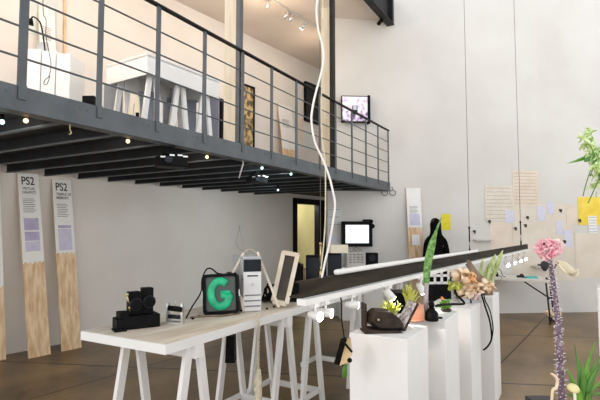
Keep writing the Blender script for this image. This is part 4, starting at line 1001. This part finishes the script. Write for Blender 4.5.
# ------------------------------------------------------------------ folding table at the back right
FZ = .745
a, b_ = G(497,277.5,FZ), G(553,280.5,FZ); ax = (b_-a); ax.z = 0; ax.normalize(); ay = Vector((-ax.y, ax.x, 0))
Lf = 1.65; c = b_-ax*Lf/2+ay*.33; c.z = 0
t = thing('folding_table', 'pale folding table with dark metal legs near the back wall', 'table', c); M = basis(c, ax, ay, Z)
obj('tabletop', MB().box((0,0,FZ-.025), (Lf,.66,.05), M), M_folding, t, .008)
for s in (-1,1):
    for q in (-1,1): obj('leg', MB().tube([M @ Vector((s*(Lf/2-.12),q*.24,FZ-.05)), M @ Vector((s*(Lf/2-.07),q*.24,.02))], .014, 8), M_ink, t)
    obj('foot_bar', MB().tube([M @ Vector((s*(Lf/2-.07),-.36,.016)), M @ Vector((s*(Lf/2-.07),.33,.016))], .016, 8), M_ink, t)
    obj('brace', MB().tube([M @ Vector((s*.28,0,FZ-.05)), M @ Vector((s*(Lf/2-.1),0,.40))], .013, 8), M_ink, t)
    obj('cross_tube', MB().tube([M @ Vector((s*(Lf/2-.098),-.24,.40)), M @ Vector((s*(Lf/2-.098),.24,.40))], .012, 8), M_ink, t)
def on_f(u, v): return M @ Vector((u, v, FZ))
MF = M
for u, lab in ((-.16,'small black stapler at the left on the folding table'),(.28,'small black gadget in the middle of the folding table')):
    q = on_f(u,-.1); tag(obj('gadget', MB().box((0,0,.02), (.12,.05,.04), frameZ(q, .3)).box((.02,0,.05), (.05,.03,.03), frameZ(q,.3)), M_ink), lab, 'gadget', 'gadgets on the folding table')
q = on_f(.46,-.12); tag(obj('teal_tray', MB().box((0,0,.012), (.2,.1,.024), frameZ(q, .5)).box((0,0,.03),(.18,.02,.016),frameZ(q,.5)), M_teal), 'teal plastic tray on the folding table', 'tray')
q = on_f(.74,-.18); tag(obj('gadget', MB().box((0,0,.018), (.1,.04,.035), frameZ(q, .9)).box((.03,0,.05), (.03,.02,.05), frameZ(q,.9)), M_ink), 'black gadget at the right end of the folding table', 'gadget', 'gadgets on the folding table')
b = MB()
for i in range(4):
    u = -.35+i*.07; b.tube([on_f(u,-.2)+Z*.006, on_f(u+.03,-.2)+Z*(.05+.03*i), on_f(u+.1,-.18)+Z*(.10+.02*(i%2)), on_f(u+.14,-.2)+Z*.03, on_f(u+.2,-.22)+Z*.006], .006, 6, True)
tag(obj('cable_tangle', b, M_ink), 'loops of thin black cable at the left on the folding table', 'cables')
tag(obj('cable', MB().tube([on_f(-.3,-.32)+Z*.004, on_f(-.3,-.345)-Z*.03, on_f(-.22,-.36)-Z*.16, on_f(-.05,-.36)-Z*.10, on_f(.0,-.345)-Z*.02, on_f(.02,-.32)+Z*.004], .004, 6, True), M_greyink), 'thin grey cable sagging below the front edge of the folding table', 'cable')
q = G(553,321,0)
t = thing('dry_plant', 'dry pale flower bundle on the floor at the foot of the folding table', 'plant', q); b = MB()
for i in range(14): a_ = i*2.4; e = q+Vector((cos(a_)*.14, sin(a_)*.12, .10+.09*random.random())); b.leaf([q+Z*.02, q+(e-q)*.6+Z*.05, e], .05, .003)
obj('petal', b, M_peach, t); obj('pot', MB().lathe([(.06,0),(.075,.06),(.07,.065)], q), M_ink, t)

# ------------------------------------------------------------------ right foreground: low stand with stalk flower, lily and mushroom
d0 = 1.9; c = V(566,400,d0); c.z = 0; SZ = .76
tag(obj('low_plinth', MB().box((0,0,SZ/2), (.46,.46,SZ), frameZ(c+FH*.05, YAW)), M_white, None, .003), 'low white plinth at the bottom right under the flower stalk', 'plinth')
q = V(541,398,d0); hz = q.z; q.z = SZ
tag(obj('black_case', MB().box((0,0,(hz-SZ)/2), (.1,.06,hz-SZ), frameZ(q, YAW)), M_navy, None, .003), 'dark grey box at the bottom edge left of the flower stalk', 'box')
sb = V(562,400,d0); sb.z = SZ; 
t = thing('stalk_flower', 'spiny purple flower stalk topped with a pink peony bloom', 'flower', sb)
path = catmull([sb, V(561.5,390,d0), V(560,360,d0), V(558.5,330,d0), V(556,305,d0), V(553.5,285,d0), V(551,268,d0), V(549,258,d0)], 8)
obj('stalk', MB().tube(path, lambda u: .0135*(1-.35*u), 10), M_stalk, t)
b = MB(); n = 330
for i in range(n):
    u = i/(n-1); f = u*(len(path)-1.001); k = int(f); p = path[k].lerp(path[k+1], f-k); a_ = i*2.399
    a_ += random.uniform(-.7,.7); dv = (Vector((cos(a_), sin(a_), 0))+Z*random.uniform(-.1,.6)).normalized(); r0 = .012*(1-.35*u)
    b.cyl(p+dv*r0*.7, p+dv*(r0+random.uniform(.005,.018)*(1-.3*u)), random.uniform(.0024,.0045), 5, .0005)
obj('spines', b, M_spine, t)
pc = V(548,250,d0); b = MB(); 
for i in range(90):
    z = 1-2*(i+.5)/90; a_ = i*2.399; rr = sqrt(1-z*z); dv = Vector((rr*cos(a_), rr*sin(a_), z)); 
    R_ = .044*random.uniform(.8,1.1); b.leaf([pc+dv*R_*.35, pc+dv*R_*.8+Z*.003, pc+dv*R_*1.0+Vector((random.uniform(-.008,.008),random.uniform(-.008,.008),random.uniform(-.004,.008)))], .026, .0015, dv.orthogonal(), lambda u: max(.2,sin(pi*min(1,.1+u*.72))), .4)
b.ball(pc, .026, seg=10); obj('peony', b, M_pink, t)
pc2 = V(556.5,245,d0+.02); b = MB(); 
for i in range(40):
    z = 1-2*(i+.5)/40; a_ = i*2.399; rr = sqrt(1-z*z); dv = Vector((rr*cos(a_), rr*sin(a_), z)); R_ = .027*random.uniform(.8,1.2)
    b.leaf([pc2+dv*R_*.2, pc2+dv*R_*.8, pc2+dv*R_*1.05], .018, .0015, dv.orthogonal(), None, .4)
obj('blush_petals', b, M_blush, t)
obj('black_bud', MB().lathe([(.004,-.022),(.012,-.012),(.016,.002),(.011,.014),(.002,.018)], V(544.5,265.5,d0-.03), 12), M_ink, t); obj('stamen', MB().ball(V(544,244,d0-.046), .005, seg=8), M_ink, t)
b = MB(); 
for k in range(6): b.leaf([V(556,262,d0), V(564,265+k*.8,d0+.004*k), V(572,272+k*.4,d0+.006*k), V(578.5,269.5+k*.5,d0+.008*k)], .036, .002, Z+FH*(.3*(k-3)), None, .2)
obj('lily_bud', b, M_butter, t); obj('bud_stem', MB().tube([V(552,276,d0), V(554,268,d0), V(558,262.5,d0)], .004, 8, True), M_stalk, t)
b = MB(); 
for x, y in ((547,300),(549,330)): pass
# strap-leaved plant in a pot
lb = V(584,408,d0-.02); lb.z = SZ
t = thing('strap_leaf_plant', 'green strap-leaved plant at the bottom right corner', 'plant', lb); dl = d0-.02
obj('pot', MB().lathe([(.04,0),(.055,.07),(.058,.075),(.05,.075)], lb), M_coral, t); obj('soil', MB().cyl(lb+Z*.06, lb+Z*.074, .05), M_soil, t)
tips = [((580,372),(574.5,344)),((588,366),(596,341)),((584,380),(582,362)),((576,388),(567,368)),((593,378),(602,362)),((595,388),(608,376)),((590,376),(604,351)),((578,392),(569,380)),((597,395),(606,392)),((586,385),(590,372)),((574,396),(566,394))]
for i, (m_, e) in enumerate(tips):
    dz = random.uniform(-.05,.05); r0 = lb+Z*.07+Vector((random.uniform(-.015,.015), random.uniform(-.015,.015), 0))
    obj('leaf', MB().leaf([r0, V(583+(m_[0]-583)*.45,398,dl+dz*.3), V(m_[0],m_[1],dl+dz*.7), V(e[0],e[1],dl+dz)], .024, .003, RT+FH*random.uniform(-.4,.4), lambda u: (.75+.25*sin(pi*u))*min(1,(1-u)*2.2+.05), .35), M_leaf if i % 2 else M_leafdeep, t)
q = V(573.5,388,d0-.13)
t = thing('mushroom', 'pale yellow mushroom beside the strap-leaved plant', 'mushroom', (q.x,q.y,SZ))
obj('cap', MB().lathe([(.003,-.006),(.018,-.007),(.022,-.003),(.018,.005),(.008,.009),(.001,.010)], q, 20, Z*1+(-FH)*.55), M_mush, t)
obj('stem', MB().tube([(q.x,q.y,SZ), q-Z*.05+RT*.004, q-Z*.002], .005, 8, True), M_butter, t)
q = V(557,378,d0-.06); e = V(551,402,d0-.06); e.z = SZ
tag(obj('dry_twig', MB().tube([e, V(552,396,d0-.06), V(556,388,d0-.06), V(557.5,381,d0-.06), V(555,376,d0-.06), V(551,373.5,d0-.06)], lambda u: .004+.002*sin(pi*u), 8, True), M_peach), 'pale dry curled stem left of the flower stalk', 'plant')
# right-hand pedestal with a tall drooping plant
d5 = 4.6; q = V(597.5,300,d5); zt = V(597.5,288,d5).z
cx = q+Vector((.185,.18,0)); cx.z = 0
tag(obj('pedestal', MB().box((0,0,zt/2), (.36,.36,zt), frameZ(cx, -.03)), M_white, None, .003), 'white pedestal cut off by the right edge of the picture', 'pedestal', 'white pedestals in a row')
pb = cx.copy(); pb.z = zt
t = thing('drooping_plant', 'tall pale green plant with drooping tendrils at the right edge', 'plant', pb); dp = (pb-CAM).dot(FH)
obj('pot', MB().lathe([(.08,0),(.11,.16),(.115,.17),(.1,.17)], pb), M_ink, t)
obj('stem', MB().tube([pb+Z*.12, V(606,240,dp), V(604,205,dp), V(600,178,dp), V(594,160,dp)], .012, 8, True).tube([V(600,178,dp), V(592,150,dp), V(587,137,dp)], .009, 8, True), M_leafdeep, t)
b = MB()
for cxp, cyp, rr, n in ((586,136,7,26),(591,148,9,30),(598,160,10,34),(600,174,9,22),(600,188,7,12)):
    for i in range(n):
        a_ = random.uniform(0,2*pi); r_ = rr*random.uniform(.2,1); x, y = cxp+r_*cos(a_), cyp+r_*sin(a_)
        p = V(x,y,dp+random.uniform(-.12,.12)); e = p+Vector((random.uniform(-.08,.08), random.uniform(-.08,.08), random.uniform(-.09,.05)))
        b.leaf([p, p.lerp(e,.5)+Z*.015, e], .035, .002, Vector((random.uniform(-1,1),random.uniform(-1,1),.3)))
obj('foliage', b, M_palegreen, t)
obj('long_leaf', MB().leaf([V(597,155,dp), V(585,158,dp), V(576,161,dp), V(567,163.5,dp)], .045, .003, Z, lambda u: sin(pi*min(1,.25+u*.72))*(1-.55*u), .3), M_leaf, t)
obj('dark_leaf', MB().leaf([V(597,153,dp-.1), V(590,158,dp-.1), V(584,161.5,dp-.1)], .05, .003, Z, None, .3), M_leafdeep, t)
b = MB()
for pts in (((594,160),(590,172),(586,184),(583,196)),((603,165),(599,178),(594,190),(588,203)),((600,150),(594,166),(590,176))):
    b.tube([V(x,y,dp-.05) for x, y in pts], .005, 6, True)
obj('tendril', b, M_leafdeep, t)

# ------------------------------------------------------------------ light, world, camera
wd_ = bpy.data.worlds.new('daylight'); SC.world = wd_; wd_.use_nodes = True
bg = wd_.node_tree.nodes['Background']; bg.inputs[0].default_value = (.95,.97,1,1)
nt_ = wd_.node_tree; tc_ = nt_.nodes.new('ShaderNodeTexCoord'); sx_ = nt_.nodes.new('ShaderNodeSeparateXYZ'); rp_ = nt_.nodes.new('ShaderNodeValToRGB')
nt_.links.new(tc_.outputs['Generated'], sx_.inputs[0]); nt_.links.new(sx_.outputs['Z'], rp_.inputs[0])
WS = 1.74                              # overcast daylight, brightest near the horizon where the big openings are
e_ = rp_.color_ramp.elements; e_[0].position = 0; e_[0].color = (1.0*WS,.985*WS,.965*WS,1); e_[1].position = .8; e_[1].color = (.34*WS,.36*WS,.38*WS,1)
nt_.links.new(rp_.outputs[0], bg.inputs[0]); bg.inputs[1].default_value = 1
L_ = FH*.5+RT*.55-Z*.32
su = bpy.data.lights.new('daylight_sun', 'SUN'); su.energy = .36; su.angle = radians(12); su.color = (1,.97,.92)
so = bpy.data.objects.new('daylight_sun', su); C.objects.link(so); so.rotation_euler = L_.to_track_quat('-Z','Y').to_euler(); so.location = (-4,-4,7)
for i, (x, y, z, e) in enumerate(((-4.6,1.6,5.3,85),(-4.4,4.4,5.3,36),(-4.4,6.6,5.3,26),(-4.6,8.6,5.3,10))):
    li = bpy.data.lights.new('mezzanine_lamp', 'POINT'); li.energy = e; li.color = (1,.78,.55); li.shadow_soft_size = .25
    lo_ = bpy.data.objects.new('mezzanine_lamp', li); C.objects.link(lo_); lo_.location = (x,y,z-.2)
p = WL_P+WL_T*((door0+door1)/2)-WL_N*.4
li = bpy.data.lights.new('doorway_lamp', 'POINT'); li.energy = 34; li.color = (1,.96,.80); li.shadow_soft_size = .1
lo_ = bpy.data.objects.new('doorway_lamp', li); C.objects.link(lo_); lo_.location = (p.x,p.y,2.3)

cam = bpy.data.cameras.new('camera'); cam.sensor_width = 36; cam.lens = 36*FPX/600; cam.clip_start = .05; cam.clip_end = 100
co = bpy.data.objects.new('camera', cam); C.objects.link(co); co.location = CAM; co.rotation_euler = (pi/2+PITCH, 0, YAW)
SC.camera = co
SC.view_settings.view_transform = 'Standard'; SC.view_settings.look = 'None'; SC.view_settings.gamma = 1; SC.view_settings.use_curve_mapping = False
SC.view_settings.exposure = 0.2
